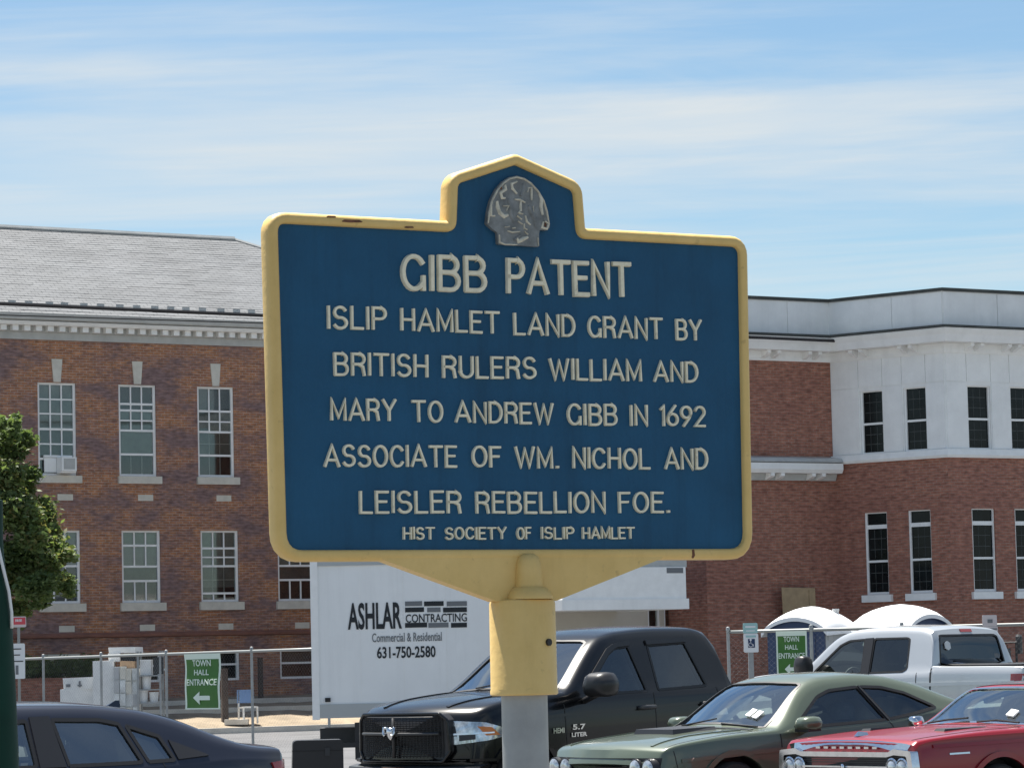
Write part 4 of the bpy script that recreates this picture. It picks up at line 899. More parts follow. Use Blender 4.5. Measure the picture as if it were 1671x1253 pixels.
for sd_ in (1, -1):
    p, n = ch.cast('side', -.38, .86, sd_); MB().tube([(-.49, p.y+sd_*.002, .86), (-.46, p.y+sd_*.022, .862), (-.38, p.y+sd_*.026, .864), (-.30, p.y+sd_*.022, .866), (-.27, p.y+sd_*.002, .866)], .014, 8).build('door_handle', 'paint_green', ch.root, smooth=True)
    ch.line('rocker_trim', 'black_plastic', [(1.0, .28), (-.9, .28)], .05, 'side', .01, side=sd_)
    ch.line('fender_seam', 'black', [(2.22, .86), (2.2, .7), (2.12, .55)], .008, 'side', .003, side=sd_)
    ch.patch('marker_lamp', 'amber', [(2.26, .62), (2.12, .62)], [(2.26, .66), (2.12, .66)], 'side', .006, 4, 1, side=sd_)
ch.line('cowl_vent', 'black_plastic', [(1.115, -.72), (1.17, -.3), (1.18, 0), (1.17, .3), (1.115, .72)], .06, 'top', .006)
# ---- red classic car
rd = Car('classic_car', 'red classic sedan with chrome grille surround and four round headlights', 'car', 5.10, 32.7, 214.6, dict(rake=1.0,
    H=[(-2.58, .70), (-2.55, .92), (-2.45, .98), (-1.6, 1.01), (-1.45, 1.03), (-.85, 1.30), (-.6, 1.345), (-.1, 1.37), (.25, 1.365), (.40, 1.345), (.98, 1.02), (1.05, .995), (1.6, .985), (2.2, .955), (2.48, .93), (2.52, .90), (2.54, .78)],
    zs=[(-2.58, .64), (-2.54, .88), (-2.4, .93), (-1.2, .955), (-.9, .95), (.3, .95), (1.1, .95), (1.8, .945), (2.3, .925), (2.48, .895), (2.52, .86), (2.54, .72)],
    w=[(-2.58, .90), (-2.3, .95), (-1.3, .965), (0, .965), (1.5, .965), (2.2, .955), (2.45, .945), (2.54, .935)],
    zb=[(-2.58, .42), (-2.3, .30), (0, .25), (2.2, .27), (2.54, .36)],
    bow=[(-2.58, -.05), (-2, 0), (.3, .05), (1.0, .20), (1.4, .08), (2.2, .03), (2.54, .03)], wr=.60, Hr=1.37, rc=.07, crown=.025, sh=.975), 'paint_red')
for x, y in ((1.50, .96), (1.50, -.96), (-1.45, .96), (-1.45, -.96)): rd.wheel(x, y, .34, .21)
rd.window('windshield', 'car_glass_light', [(.91, -.77), (.985, -.4), (1.005, 0), (.985, .4), (.91, .77)], [(.43, -.585), (.475, -.3), (.485, 0), (.475, .3), (.43, .585)], 'top', .010, 16, 6, trim=.035, trim_m='chrome')
rd.patch('roof_covering', 'black_plastic', [(.38, -.56), (.42, 0), (.38, .56)], [(-.75, -.56), (-.78, 0), (-.75, .56)], 'top', .006, 14, 6)
for sd_ in (1, -1):
    rd.window('side_window', 'car_glass', [(.72, .975), (-.2, .975)], [(.66, 1.0), (.36, 1.24), (.2, 1.28), (-.2, 1.30)], 'side', .008, 16, 5, side=sd_)
    rd.window('quarter_window', 'car_glass', [(-.24, .975), (-.85, .985)], [(-.24, 1.30), (-.55, 1.27), (-.75, 1.2)], 'side', .008, 12, 5, side=sd_)
    rd.line('door_seam', 'black', [(.98, .94), (.98, .4)], .008, 'side', .003, side=sd_); rd.line('door_seam', 'black', [(-.3, .94), (-.3, .4)], .008, 'side', .003, side=sd_)
    rd.line('side_moulding', 'chrome', [(.85, .96), (-.8, .965)], .018, 'side', .010, side=sd_)
    rd.line('fender_badge', 'chrome', [(2.12, .80), (1.88, .80)], .016, 'side', .008, side=sd_, n=5)
    rd.line('wheel_arch_lip', 'paint_red', [(1.50+.42*math.cos(R(a)), .35+.42*math.sin(R(a))) for a in range(0, 181, 12)], .05, 'side', .02, side=sd_, n=30)
    rd.patch('body_crease', 'paint_red', [(2.3, .86), (1.0, .865), (-2.3, .86)], [(2.3, .89), (1.0, .895), (-2.3, .89)], 'side', .012, 40, 1, side=sd_)
fx = 2.54
sur = fillet([(-.93, .52), (.93, .52), (.95, .70), (.93, .845), (.70, .865), (.62, .835), (-.62, .835), (-.70, .865), (-.93, .845), (-.95, .70)], .025, 3)
inn = fillet([(-.88, .575), (.88, .575), (.89, .70), (.87, .80), (.70, .81), (.60, .79), (-.60, .79), (-.70, .81), (-.87, .80), (-.89, .70)], .025, 3)
b_ = MB(); n_ = len(sur)
b_.add([(fx-.06, y, z) for y, z in sur]+[(fx+.03, y, z) for y, z in sur]+[(fx+.03, y, z) for y, z in inn]+[(fx-.02, y, z) for y, z in inn],
       [(k*n_+i, k*n_+(i+1) % n_, (k+1)*n_+(i+1) % n_, (k+1)*n_+i) for k in range(3) for i in range(n_)])
gs = b_.build('grille_surround', 'chrome', rd.root, angle=35)
MB().add([(fx-.012, y, z) for y, z in inn], [tuple(range(n_))]).build('grille_back', 'black', gs)
MB().box(fx-.012, fx+.03, -.60, .60, .690, .706).build('grille_bar', 'chrome', rd.root); MB().lathe([(.03, 0), (.028, .02), (.01, .03)], (fx+.03, 0, .698), 12, 'x').build('grille_medallion', 'chrome', rd.root)
bars = MB()
for z_ in (.60, .62, .64, .66, .735, .755, .775): bars.box(fx-.012, fx-.002, -.58, .58, z_, z_+.006)
bars.build('grille_slats', 'dark_metal', rd.root)
for y_ in (-.80, -.66, .66, .80):
    rr = .072
    h_ = MB().lathe([(rr, -.02), (rr, .02), (rr*.75, .035), (rr*.3, .042)], (fx, y_, .695), 20, 'x').build('headlight', 'lens', rd.root, smooth=True)
    MB().lathe([(rr+.018, -.02), (rr+.018, .022), (rr+.004, .03), (rr, .01)], (fx, y_, .695), 20, 'x').build('bezel', 'chrome', h_, angle=40)
MB().add([(fx+o, y, z) for y in np.linspace(-.96, .96, 9) for o, z in ((-.1, .40), (.07, .40), (.11, .44), (.10, .49), (.03, .515))], [(i*5+j, i*5+j+1, (i+1)*5+j+1, (i+1)*5+j) for i in range(8) for j in range(4)]).build('bumper', 'chrome', rd.root, angle=40)
p_ = rd.cast('top', 2.35, 0)[0]; MB().add([p_+Vector(v) for v in ((.06, -.03, 0), (.06, .03, 0), (-.08, .02, 0), (-.08, -.02, 0), (.03, 0, .045), (-.08, 0, .03))], [(0, 1, 4), (1, 2, 5, 4), (3, 0, 4, 5), (2, 3, 5)]).build('hood_ornament', 'chrome', rd.root)
for y_ in (.52, -.52):
    P0 = [rd.cast('top', x, y_+e)[0] for x, e in ((1.85, -.07), (1.85, .07), (1.30, .05), (1.30, -.05))]
    MB().add([P0[0], P0[1], P0[2], P0[3], P0[0]+Vector((-.02, .01, .022)), P0[1]+Vector((-.02, -.01, .022)), P0[2]+Vector((0, -.01, .006)), P0[3]+Vector((0, .01, .006))], [(0, 1, 5, 4), (4, 5, 6, 7), (1, 2, 6, 5), (3, 0, 4, 7), (2, 3, 7, 6)]).build('hood_scoop', 'black_plastic', rd.root)
for y_ in (.15, -.55): MB().tube([rd.cast('top', 1.04, y_)[0]+Vector((0, 0, .02)), rd.cast('top', .99, y_+.22)[0]+Vector((0, 0, .03)), rd.cast('top', .97, y_+.5)[0]+Vector((0, 0, .025))], .010, 6).build('wiper', 'black', rd.root)
rd.patch('inspection_sticker', 'sheet_white', [(.86, .36), (.86, .46)], [(.78, .36), (.78, .46)], 'top', .014, 3, 1, depth=.002)

rd.line('hood_seam', 'black', [(2.50, .80), (1.8, .80), (1.08, .78)], .009, 'top', .003); rd.line('hood_seam', 'black', [(2.50, -.80), (1.8, -.80), (1.08, -.78)], .009, 'top', .003)
rd.line('cowl_seam', 'black', [(1.07, -.78), (1.11, 0), (1.07, .78)], .012, 'top', .003); rd.line('hood_edge_trim', 'chrome', [(2.505, -.86), (2.515, 0), (2.505, .86)], .02, 'top', .006)
for i_ in range(8): bx('hood_letter', 'chrome', rd.root, 2.535, 2.548, -.42+i_*.115, -.36+i_*.115, .862, .882)
for sd_ in (1, -1):
    mirror_part(rd, .78, sd_*1.02, 1.03, (.6, .5, .55), 'chrome', 'chrome', sd=sd_)
    p, n = rd.cast('side', -.12, .84, sd_); MB().tube([(-.22, p.y+sd_*.002, .84), (-.20, p.y+sd_*.03, .84), (-.05, p.y+sd_*.03, .84), (-.03, p.y+sd_*.002, .84)], .012, 8).build('door_handle', 'chrome', rd.root, smooth=True)
# ---- navy sedan
sdn = Car('sedan', 'dark navy four-door sedan with shark fin antenna', 'car', -3.99, 25.75, 217.0, dict(rake=-1.3,
    H=[(-2.32, .70), (-2.30, .92), (-2.24, 1.06), (-2.18, 1.10), (-1.95, 1.115), (-1.80, 1.135), (-1.1, 1.355), (-.8, 1.41), (-.3, 1.44), (.2, 1.435), (.5, 1.39), (1.35, .99), (1.5, .95), (2.0, .86), (2.22, .72), (2.3, .50)],
    zs=[(-2.32, .66), (-2.29, .90), (-2.2, 1.03), (-1.7, 1.03), (-1.0, .99), (0, .945), (1.2, .91), (2.0, .80), (2.22, .66), (2.3, .44)],
    w=[(-2.32, .72), (-2.2, .82), (-1.6, .885), (-.5, .89), (1.2, .89), (2.0, .84), (2.3, .70)],
    zb=[(-2.32, .40), (-2.1, .25), (0, .19), (2.0, .2), (2.3, .28)],
    bow=[(-2.32, -.20), (-1.9, -.10), (-1, 0), (.3, .06), (1.35, .28), (1.8, .2), (2.3, .35)], wr=.58, Hr=1.44, rc=.09, crown=.03, sh=.955), 'paint_navy')
for x, y in ((1.40, .89), (1.40, -.89), (-1.30, .89), (-1.30, -.89)): sdn.wheel(x, y, .33, .22)
sdn.window('windshield', 'car_glass_light', [(1.28, -.70), (1.36, 0), (1.28, .70)], [(.5, -.54), (.56, 0), (.5, .54)], 'top', .008, 14, 6)
sdn.window('rear_glass', 'car_glass', [(-1.08, -.53), (-1.08, .53)], [(-1.74, -.60), (-1.74, .60)], 'top', .006, 14, 5)
for sd_ in (1, -1):
    sdn.window('front_window', 'car_glass_light', [(.90, .965), (.12, .98)], [(.86, .99), (.42, 1.27), (.12, 1.325)], 'side', .011, 16, 5, side=sd_)
    sdn.patch('pillar_cover', 'black_plastic', [(.10, .97), (-.12, .975)], [(.09, 1.345), (-.08, 1.35)], 'side', .012, 5, 4, side=sd_)
    sdn.window('rear_window', 'car_glass_light', [(-.15, .985), (-.78, 1.005)], [(-.10, 1.328), (-.5, 1.325), (-.66, 1.295)], 'side', .011, 16, 5, side=sd_)
    sdn.window('quarter_window', 'car_glass_light', [(-.83, 1.008), (-1.06, 1.02)], [(-.72, 1.28), (-.98, 1.20)], 'side', .011, 10, 5, side=sd_)
    sdn.patch('pillar_cover', 'black_plastic', [(-1.09, 1.022), (-1.36, 1.048)], [(-1.05, 1.17), (-1.34, 1.062)], 'side', .010, 8, 3, side=sd_)
    sdn.line('door_seam', 'black', [(.0, .96), (-.02, .7), (-.02, .35)], .009, 'side', .003, side=sd_); sdn.line('door_seam', 'black', [(-.95, 1.0), (-1.0, .8), (-.92, .6)], .009, 'side', .003, side=sd_)
    sdn.line('body_crease', 'paint_navy', [(1.6, .78), (0, .83), (-1.2, .88), (-2.1, .92)], .03, 'side', .01, side=sd_, n=40)
    sdn.patch('tail_light', 'tail_red', [(-2.24, .84), (-1.98, .88)], [(-2.22, 1.01), (-2.12, 1.015), (-1.93, .99)], 'side', .014, 10, 4, side=sd_); sdn.patch('tail_light', 'tail_red', [(sd_*.72, .86), (sd_*.4, .86)], [(sd_*.72, .98), (sd_*.4, .98)], 'rear', .014, 8, 3)
    sdn.patch('headlight', 'lens', [(25, .62), (48, .66)], [(25, .70), (48, .76)], 'wrap', .012, 12, 3, side=sd_, xc=1.2)
    mirror_part(sdn, .78, sd_*.98, 1.0, (.8, .7, .8), 'paint_navy', sd=sd_)
for sd_ in (1, -1):
    p, n = sdn.cast('side', -.80, .93, sd_); MB().tube([(-.90, p.y+sd_*.002, .93), (-.88, p.y+sd_*.024, .93), (-.72, p.y+sd_*.024, .925), (-.70, p.y+sd_*.002, .925)], .013, 8).build('door_handle', 'paint_navy', sdn.root, smooth=True)
    sdn.line('roof_seam', 'black', [(.4, sd_*.50), (-.2, sd_*.53), (-.95, sd_*.53)], .012, 'top', .002)
sdn.line('trunk_seam', 'black', [(-1.78, -.62), (-1.80, 0), (-1.78, .62)], .010, 'top', .003)
sdn.line('spoiler_lip', 'paint_navy', [(-2.22, -.66), (-2.26, -.3), (-2.27, 0), (-2.26, .3), (-2.22, .66)], .05, 'top', .02)
MB().add([(-.88, -.02, 1.40), (-.88, .02, 1.40), (-1.06, .03, 1.37), (-1.06, -.03, 1.37), (-1.02, 0, 1.475), (-1.055, 0, 1.475)], [(0, 1, 4), (1, 2, 5, 4), (3, 0, 4, 5), (2, 3, 5)]).build('antenna_fin', 'paint_navy', sdn.root)

# ---- silver crew-cab pickup, seen from behind
f2 = Car('pickup_truck', 'silver crew cab pickup with dark rear window parked in front of the portable toilets', 'pickup truck', 5.88, 51.3, 133.5, dict(scale=1.02,
    H=[(-2.95, 1.30), (-2.93, 1.44), (-1.30, 1.47), (-1.25, 1.48), (-1.19, 1.85), (-1.12, 1.98), (-.9, 2.03), (-.3, 2.05), (.3, 2.03), (.62, 1.96), (1.35, 1.47), (1.45, 1.42), (2.2, 1.38), (2.7, 1.28), (2.88, 1.1), (2.95, .8)],
    zs=[(-2.95, 1.28), (-2.92, 1.42), (-1.30, 1.44), (-1.2, 1.39), (0, 1.37), (1.3, 1.35), (2.2, 1.28), (2.7, 1.2), (2.88, 1.0), (2.95, .7)],
    w=[(-2.95, .99), (-2.8, 1.01), (0, 1.01), (2.2, 1.01), (2.7, .98), (2.95, .93)],
    zb=[(-2.95, .60), (-2.6, .48), (0, .45), (2.6, .45), (2.95, .55)], bow=[(-2.95, -.03), (-2, 0), (.5, .08), (1.4, .16), (2, .1), (2.95, .15)], wr=.74, Hr=2.05, rc=.10, crown=.03), 'paint_silver')
for x in (1.95, -1.85):
    for y in (1.01, -1.01): f2.wheel(x, y, .41, .27)
f2.cutbox(-2.82, -1.36, -.82, .82, 1.0, 2.3)
f2.window('windshield', 'car_glass', [(1.30, -.80), (1.38, 0), (1.30, .80)], [(.66, -.62), (.72, 0), (.66, .62)], 'top', .006, 14, 6)
f2.window('rear_glass', 'car_glass_tint', [(-.74, 1.49), (-.7, 1.485), (.7, 1.485), (.74, 1.49)], [(-.66, 1.90), (-.6, 1.91), (.6, 1.91), (.66, 1.90)], 'rear', .008, 16, 5)
f2.patch('rear_sticker', 'sheet_white', [(.46, 1.72), (.52, 1.69), (.58, 1.72)], [(.46, 1.80), (.52, 1.83), (.58, 1.80)], 'rear', .014, 6, 2, depth=.003)
f2.patch('brake_light', 'tail_red', [(-.13, 1.955), (.13, 1.955)], [(-.13, 1.995), (.13, 1.995)], 'rear', .012, 6, 1)
for sd_ in (1, -1):
    f2.window('front_window', 'car_glass', [(1.0, 1.385), (.06, 1.385)], [(.98, 1.43), (.56, 1.80), (.4, 1.865), (.10, 1.88)], 'side', .011, 16, 5, side=sd_)
    f2.patch('pillar_cover', 'black_plastic', [(.055, 1.375), (-.085, 1.375)], [(.09, 1.895), (-.07, 1.90)], 'side', .012, 4, 4, side=sd_)
    f2.window('rear_window', 'car_glass_tint', [(-.09, 1.39), (-.72, 1.40), (-.80, 1.44)], [(-.08, 1.885), (-.72, 1.885), (-.76, 1.86)], 'side', .011, 16, 5, side=sd_)
    f2.line('door_seam', 'black', [(0, 1.36), (0, .6)], .012, 'side', .003, side=sd_); f2.line('door_seam', 'black', [(-1.0, 1.38), (-1.0, .8)], .012, 'side', .003, side=sd_)
    f2.line('cab_gap', 'black', [(-1.27, 1.47), (-1.27, .7)], .03, 'side', .002, side=sd_)
    f2.line('body_crease', 'paint_silver', [(2.2, 1.2), (0, 1.2), (-2.8, 1.22)], .05, 'side', .014, side=sd_, n=40)
    f2.line('wheel_arch_lip', 'paint_silver', [(-1.85+.52*math.cos(R(a)), .44+.52*math.sin(R(a))) for a in range(0, 181, 12)], .08, 'side', .03, side=sd_, n=30)
    f2.patch('tail_light', 'tail_red', [(-2.91, .98), (-2.72, 1.0)], [(-2.91, 1.34), (-2.74, 1.34)], 'side', .012, 5, 4, side=sd_)
    f2.patch('tail_light', 'tail_red', [(sd_*.95, .98), (sd_*.82, .98)], [(sd_*.95, 1.34), (sd_*.82, 1.34)], 'rear', .012, 5, 4)
    mirror_part(f2, 1.02, sd_*1.16, 1.50, (1.1, .9, 1.6), 'black_plastic', sd=sd_)
    bx('bed_rail_cap', 'black_plastic', f2.root, -2.8, -1.35, sd_*.86-.03, sd_*.86+.03, 1.44, 1.475)
f2.patch('bumper', 'chrome', [(-.95, .55), (.95, .55)], [(-.95, .72), (.95, .72)], 'rear', .10, 16, 2)
f2.line('tailgate_seam', 'black', [(-.80, .78), (-.80, 1.42)], .012, 'rear', .003); f2.line('tailgate_seam', 'black', [(.80, .78), (.80, 1.42)], .012, 'rear', .003)
ram.cabin(-1.02, 1.12, .75, [(.25, .42, .52, 1.42), (.25, -.42, .52, 1.42), (-.62, 0, 1.3, 1.36)], (.72, .42, 1.22))
ch.cabin(-1.15, .80, .42, [(.0, .38, .5, .98), (.0, -.38, .5, .98), (-.72, 0, 1.05, .96)], (.44, .38, .88))
rd.cabin(-1.0, .75, .45, [(-.05, 0, 1.3, .95), (-.80, 0, 1.25, .93)], (.42, .38, .90))
sdn.cabin(-1.3, 1.0, .42, [(.1, .36, .5, 1.02), (.1, -.36, .5, 1.02), (-.75, 0, 1.2, .99)], (.56, .36, .86))
f2.cabin(-1.02, 1.1, .8, [(.25, .42, .52, 1.5), (.25, -.42, .52, 1.5), (-.62, 0, 1.3, 1.44)], (.72, .42, 1.3))
for c_ in (ram, ch, rd, sdn, f2): c_.finish()
bx('tailgate_handle', 'black_plastic', f2.root, -2.99, -2.95, -.15, .15, 1.2, 1.28)

# ------------------------------------------------------------------ the historical marker
SY = R(30.29); O0 = Vector((.018, 5.8945, 1.852)); SU = Vector((math.cos(SY), math.sin(SY), 0)); SN = Vector((math.sin(SY), -math.cos(SY), 0))
AX = .018                                    # post axis behind the panel face
base = O0 - SN*AX; base.z = 0
mk = thing('historical_marker', 'blue cast metal historical marker with yellow frame on a grey post', 'sign', base, SY)
PB = O0.z
def sp(px, py, off=0):                       # pixel -> (u, v) on the sign face
    d = ray(px, py); q0 = O0 + SN*off; t = (q0-CAM).dot(SN)/d.dot(SN); q = CAM+d*t-O0; return q.dot(SU), q.z
FY = -AX                                     # local y of the frame's front
core = [(-.463, 0), (.463, 0), (.47, .5523), (.1235, .5523), (.118, .638), (0, .6776), (-.118, .638), (-.1235, .5523), (-.47, .5523)]
inner = fillet(core, [.03, .03, .016, .022, .014, .004, .014, .022, .016], 5)
def ring(pl_, y): return [(u, y, PB+v) for u, v in pl_]
ol = offset(inner, .0195)
loops = [ring(offset(inner, .018), FY+.034), ring(ol, FY+.030), ring(ol, FY+.008), ring(offset(inner, .0165), FY+.0025), ring(offset(inner, .012), FY), ring(offset(inner, .004), FY+.0005), ring(offset(inner, .001), FY+.003), ring(inner, FY+.010)]
b_ = MB(); n_ = len(inner); b_.add([p for l in loops for p in l], [(k*n_+i, k*n_+(i+1) % n_, (k+1)*n_+(i+1) % n_, (k+1)*n_+i) for k in range(len(loops)-1) for i in range(n_)])
b_.build('frame', 'sign_yellow', mk, angle=50)
pb = MB(); fr_ = ring(offset(inner, .002), FY+.0095); bk_ = ring(offset(inner, .0175), FY+.0335); pb.add(fr_+bk_, [tuple(range(n_)), tuple(range(2*n_-1, n_-1, -1))]+[(i, i+n_, (i+1) % n_+n_, (i+1) % n_) for i in range(n_)])
pb.build('panel', 'sign_blue', mk)
sk = fillet([(-.285, -.0165), (-.060, -.0905), (.060, -.0905), (.285, -.0165), (.285, -.006), (-.285, -.006)], [.03, .004, .004, .03, 0, 0], 4)
MB().prism([(u, PB+v) for u, v in sk], FY+.0012, FY+.031).build('skirt', 'sign_yellow', mk)
sl_ = MB().lathe([(.0565, -.254), (.0595, -.252), (.0595, -.246), (.0585, -.243), (.0580, -.095), (.0560, -.089), (.050, -.087), (.044, -.0865)], (0, 0, PB), 40)
slv = sl_.build('sleeve', 'sign_yellow', mk, angle=45)
MB().lathe([(.0415, -.0875), (.0415, -.083), (.038, -.076), (.031, -.0675), (.0255, -.066), (.0245, -.060), (.0235, -.035), (.0220, -.024), (.0175, -.0135), (.010, -.0085), (.002, -.0075)], (0.002, FY-.004, PB), 32).build('finial', 'sign_yellow', mk, angle=60)
hu, hv = sp(881, 1048); ha = math.asin(max(-.95, min(.95, (hu+.012)/.059)))
hd = MB().lathe([(.0062, -.004), (.0062, .0012), (.0045, .0016), (.0045, -.002)], (0, 0, 0), 16, 'y').build('bolt_hole', 'black', slv)
hd.location = (math.sin(R(18))*.0582, -math.cos(R(18))*.0582, PB-.163); hd.rotation_euler[2] = R(18)
MB().lathe([(.0405, 0), (.0405, PB-.250)], (0, 0, 0), 32).build('post', 'galvanized', mk, angle=40)
# paint chips and streaks on the frame
for px, py, w_, h_ in ((541, 353.5, .010, .003), (575, 361, .022, .005), (668, 371, .010, .003), (1131.5, 903, .003, .016)):
    u, v = sp(px, py); o = MB().prism(fillet([(u-w_, PB+v-h_*.4), (u-w_*.2, PB+v-h_*.55), (u+w_, PB+v-h_*.2), (u+w_*.6, PB+v+h_*.5), (u-w_*.7, PB+v+h_*.4)], .001, 2), FY-.0006, FY+.006); o.build('paint_chip', 'rust_brown', mk)

# raised letters: stroke glyphs on a unit-high grid
def arc(cx, cy, rx, ry, a0, a1, n=10): return [(cx+rx*math.cos(R(a0+(a1-a0)*i/n)), cy+ry*math.sin(R(a0+(a1-a0)*i/n))) for i in range(n+1)]
GL = {
 'A': (.74, [[(0, 0), (.37, 1), (.74, 0)], [(.13, .30), (.61, .30)]]),
 'B': (.60, [[(0, 1), (0, 0)], [(0, 1), (.34, 1)]+arc(.34, .765, .22, .235, 90, -90, 8)+[(0, .53)], [(.34, .53)]+arc(.36, .265, .24, .265, 90, -90, 8)+[(0, 0)]]),
 'C': (.64, [arc(.34, .5, .34, .5, 38, 322, 18)]),
 'D': (.62, [[(0, 0), (0, 1), (.24, 1)]+arc(.24, .5, .38, .5, 90, -90, 12)+[(0, 0)]]),
 'E': (.52, [[(.52, 1), (0, 1), (0, 0), (.52, 0)], [(0, .53), (.44, .53)]]),
 'F': (.50, [[(.50, 1), (0, 1), (0, 0)], [(0, .53), (.42, .53)]]),
 'G': (.66, [arc(.34, .5, .34, .5, 38, 318, 18)+[(.64, .17)], [(.64, .38), (.64, .0)]]),
 'H': (.60, [[(0, 0), (0, 1)], [(.60, 0), (.60, 1)], [(0, .5), (.60, .5)]]),
 'I': (.0, [[(0, 0), (0, 1)]]),
 'L': (.50, [[(0, 1), (0, 0), (.50, 0)]]),
 'M': (.72, [[(0, 0), (0, 1), (.36, .12), (.72, 1), (.72, 0)]]),
 'N': (.60, [[(0, 0), (0, 1), (.60, 0), (.60, 1)]]),
 'O': (.68, [arc(.34, .5, .34, .5, 0, 360, 24)]),
 'P': (.58, [[(0, 0), (0, 1), (.34, 1)]+arc(.34, .74, .24, .26, 90, -90, 8)+[(0, .48)]]),
 'R': (.58, [[(0, 0), (0, 1), (.34, 1)]+arc(.34, .755, .23, .245, 90, -90, 8)+[(0, .51)], [(.30, .51), (.50, .40), (.57, 0)]]),
 'S': (.58, [arc(.29, .745, .26, .255, 25, 250, 10)+arc(.29, .255, .29, .255, 75, -155, 11)]),
 'T': (.66, [[(0, 1), (.66, 1)], [(.33, 1), (.33, 0)]]),
 'U': (.60, [[(0, 1), (0, .3)]+arc(.30, .3, .30, .3, 180, 360, 10)+[(.60, 1)]]),
 'W': (.96, [[(0, 1), (.25, 0), (.48, .92), (.71, 0), (.96, 1)]]),
 'Y': (.66, [[(0, 1), (.33, .48), (.66, 1)], [(.33, .48), (.33, 0)]]),
 '.': (.08, [[(.0, .035), (.08, .035)]]),
 '1': (.16, [[(0, .84), (.16, 1), (.16, 0)]]),
 '6': (.56, [[(.44, 1), (.12, .60)]+arc(.28, .29, .28, .29, 150, 510, 20)]),
 '9': (.56, [[(.12, 0), (.44, .40)]+arc(.28, .71, .28, .29, -30, 330, 20)]),
 '2': (.54, [arc(.27, .73, .27, .27, 165, -30, 10)+[(0, 0), (.54, 0)]]),
}
def glyph_mesh(ch, H, wx, wt, hgt, seed=0):
    """strokes as bevelled ridges; H height, wx width scale, wt stroke width"""
    mb = MB(); rnd = random.Random(seed)
    for si, st in enumerate(GL[ch][1]):
        P = [Vector((x*H*wx, wt/2+y*(H-wt))) for x, y in st]; closed = (P[0]-P[-1]).length < 1e-5 and len(P) > 4
        if closed: P = P[:-1]
        k = len(P); hg = hgt*(1-.05*si)
        if not closed:
            d0 = (P[0]-P[1]).normalized(); d1 = (P[-1]-P[-2]).normalized(); P[0] = P[0]+d0*wt*.30; P[-1] = P[-1]+d1*wt*.30
        Ls = []
        for i in range(k):
            a = P[i-1] if (i or closed) else None; c = P[(i+1) % k] if (i < k-1 or closed) else None
            e0 = (P[i]-a).normalized() if a is not None else None; e1 = (c-P[i]).normalized() if c is not None else None
            e0 = e0 or e1; e1 = e1 or e0; n0 = Vector((-e0.y, e0.x)); n1 = Vector((-e1.y, e1.x)); nn = n0+n1; nn = nn.normalized() if nn.length > 1e-4 else n0
            Ls.append(nn/max(.55, nn.dot(n0)))
        prof = ((.5, 0), (.47, .55), (.36, 1.0), (-.36, 1.0), (-.47, .55), (-.5, 0)); m_ = len(prof); vs = []
        for p, q in zip(P, Ls):
            j = rnd.uniform(.94, 1.06)
            vs += [(p.x+q.x*wt*o*j, -h*hg, p.y+q.y*wt*o*j) for o, h in prof]
        fs = [(i*m_+j, i*m_+j+1, ((i+1) % k)*m_+j+1, ((i+1) % k)*m_+j) for i in range(k if closed else k-1) for j in range(m_-1)]
        if not closed: fs += [tuple(range(m_)), tuple((k-1)*m_+j for j in range(m_-1, -1, -1))]
        mb.add(vs, fs)
    return mb
WORDS = [  # word, left px, top px at left, bottom px at left, right px, top px at right, bottom px at right, stroke
 ('GIBB', 653, 412, 475, 794, 418, 478, .175), ('PATENT', 825, 419, 480, 1030, 429, 487, .175),
 ('ISLIP', 534, 498, 537, 631, 500, 540, .165), ('HAMLET', 653.5, 502, 540, 815.5, 507, 545, .165), ('LAND', 838, 509, 547, 938.5, 513, 550, .165), ('GRANT', 959, 514, 551, 1081.5, 519, 555, .165), ('BY', 1102.5, 519, 555, 1145, 521, 556, .165),
 ('BRITISH', 544.5, 574, 613, 698.7, 577, 616, .165), ('RULERS', 721.7, 579, 617, 875, 582, 619, .165), ('WILLIAM', 896, 583, 620, 1047, 587, 623, .165), ('AND', 1066, 588, 623, 1139, 590, 625, .165),
 ('MARY', 539, 649, 687, 647, 651, 688, .165), ('TO', 671.4, 652, 689, 723, 653, 690, .165), ('ANDREW', 742, 653, 690, 903, 657, 692.5, .165), ('GIBB', 925, 657, 694, 1007.5, 659, 695, .165), ('IN', 1028, 659.5, 695, 1057, 660, 695.5, .165), ('1692', 1076.5, 660, 695.5, 1151, 661.5, 697, .165),
 ('ASSOCIATE', 528, 724, 762, 745.6, 726, 763, .165), ('OF', 770, 726.5, 763, 818, 727.5, 763.5, .165), ('WM.', 840, 728, 764, 912, 729, 765, .165), ('NICHOL', 934, 729, 765, 1061, 730.5, 766, .165), ('AND', 1084, 730, 766, 1155, 730.5, 766, .165),
 ('LEISLER', 586, 799.5, 838, 753, 800, 838, .165), ('REBELLION', 776, 800.5, 838, 988, 801.5, 837.5, .165), ('FOE.', 1009, 801.5, 837.5, 1093, 801.5, 837, .165),
 ('HIST', 657.6, 859, 880.5, 709.6, 859, 880.5, .20), ('SOCIETY', 726, 859, 880.5, 826.6, 859, 880, .20), ('OF', 843, 859, 880, 867, 859, 880, .20), ('ISLIP', 883, 859, 880, 937, 859, 879.5, .20), ('HAMLET', 950, 859, 879.5, 1035.4, 859, 879, .20)]
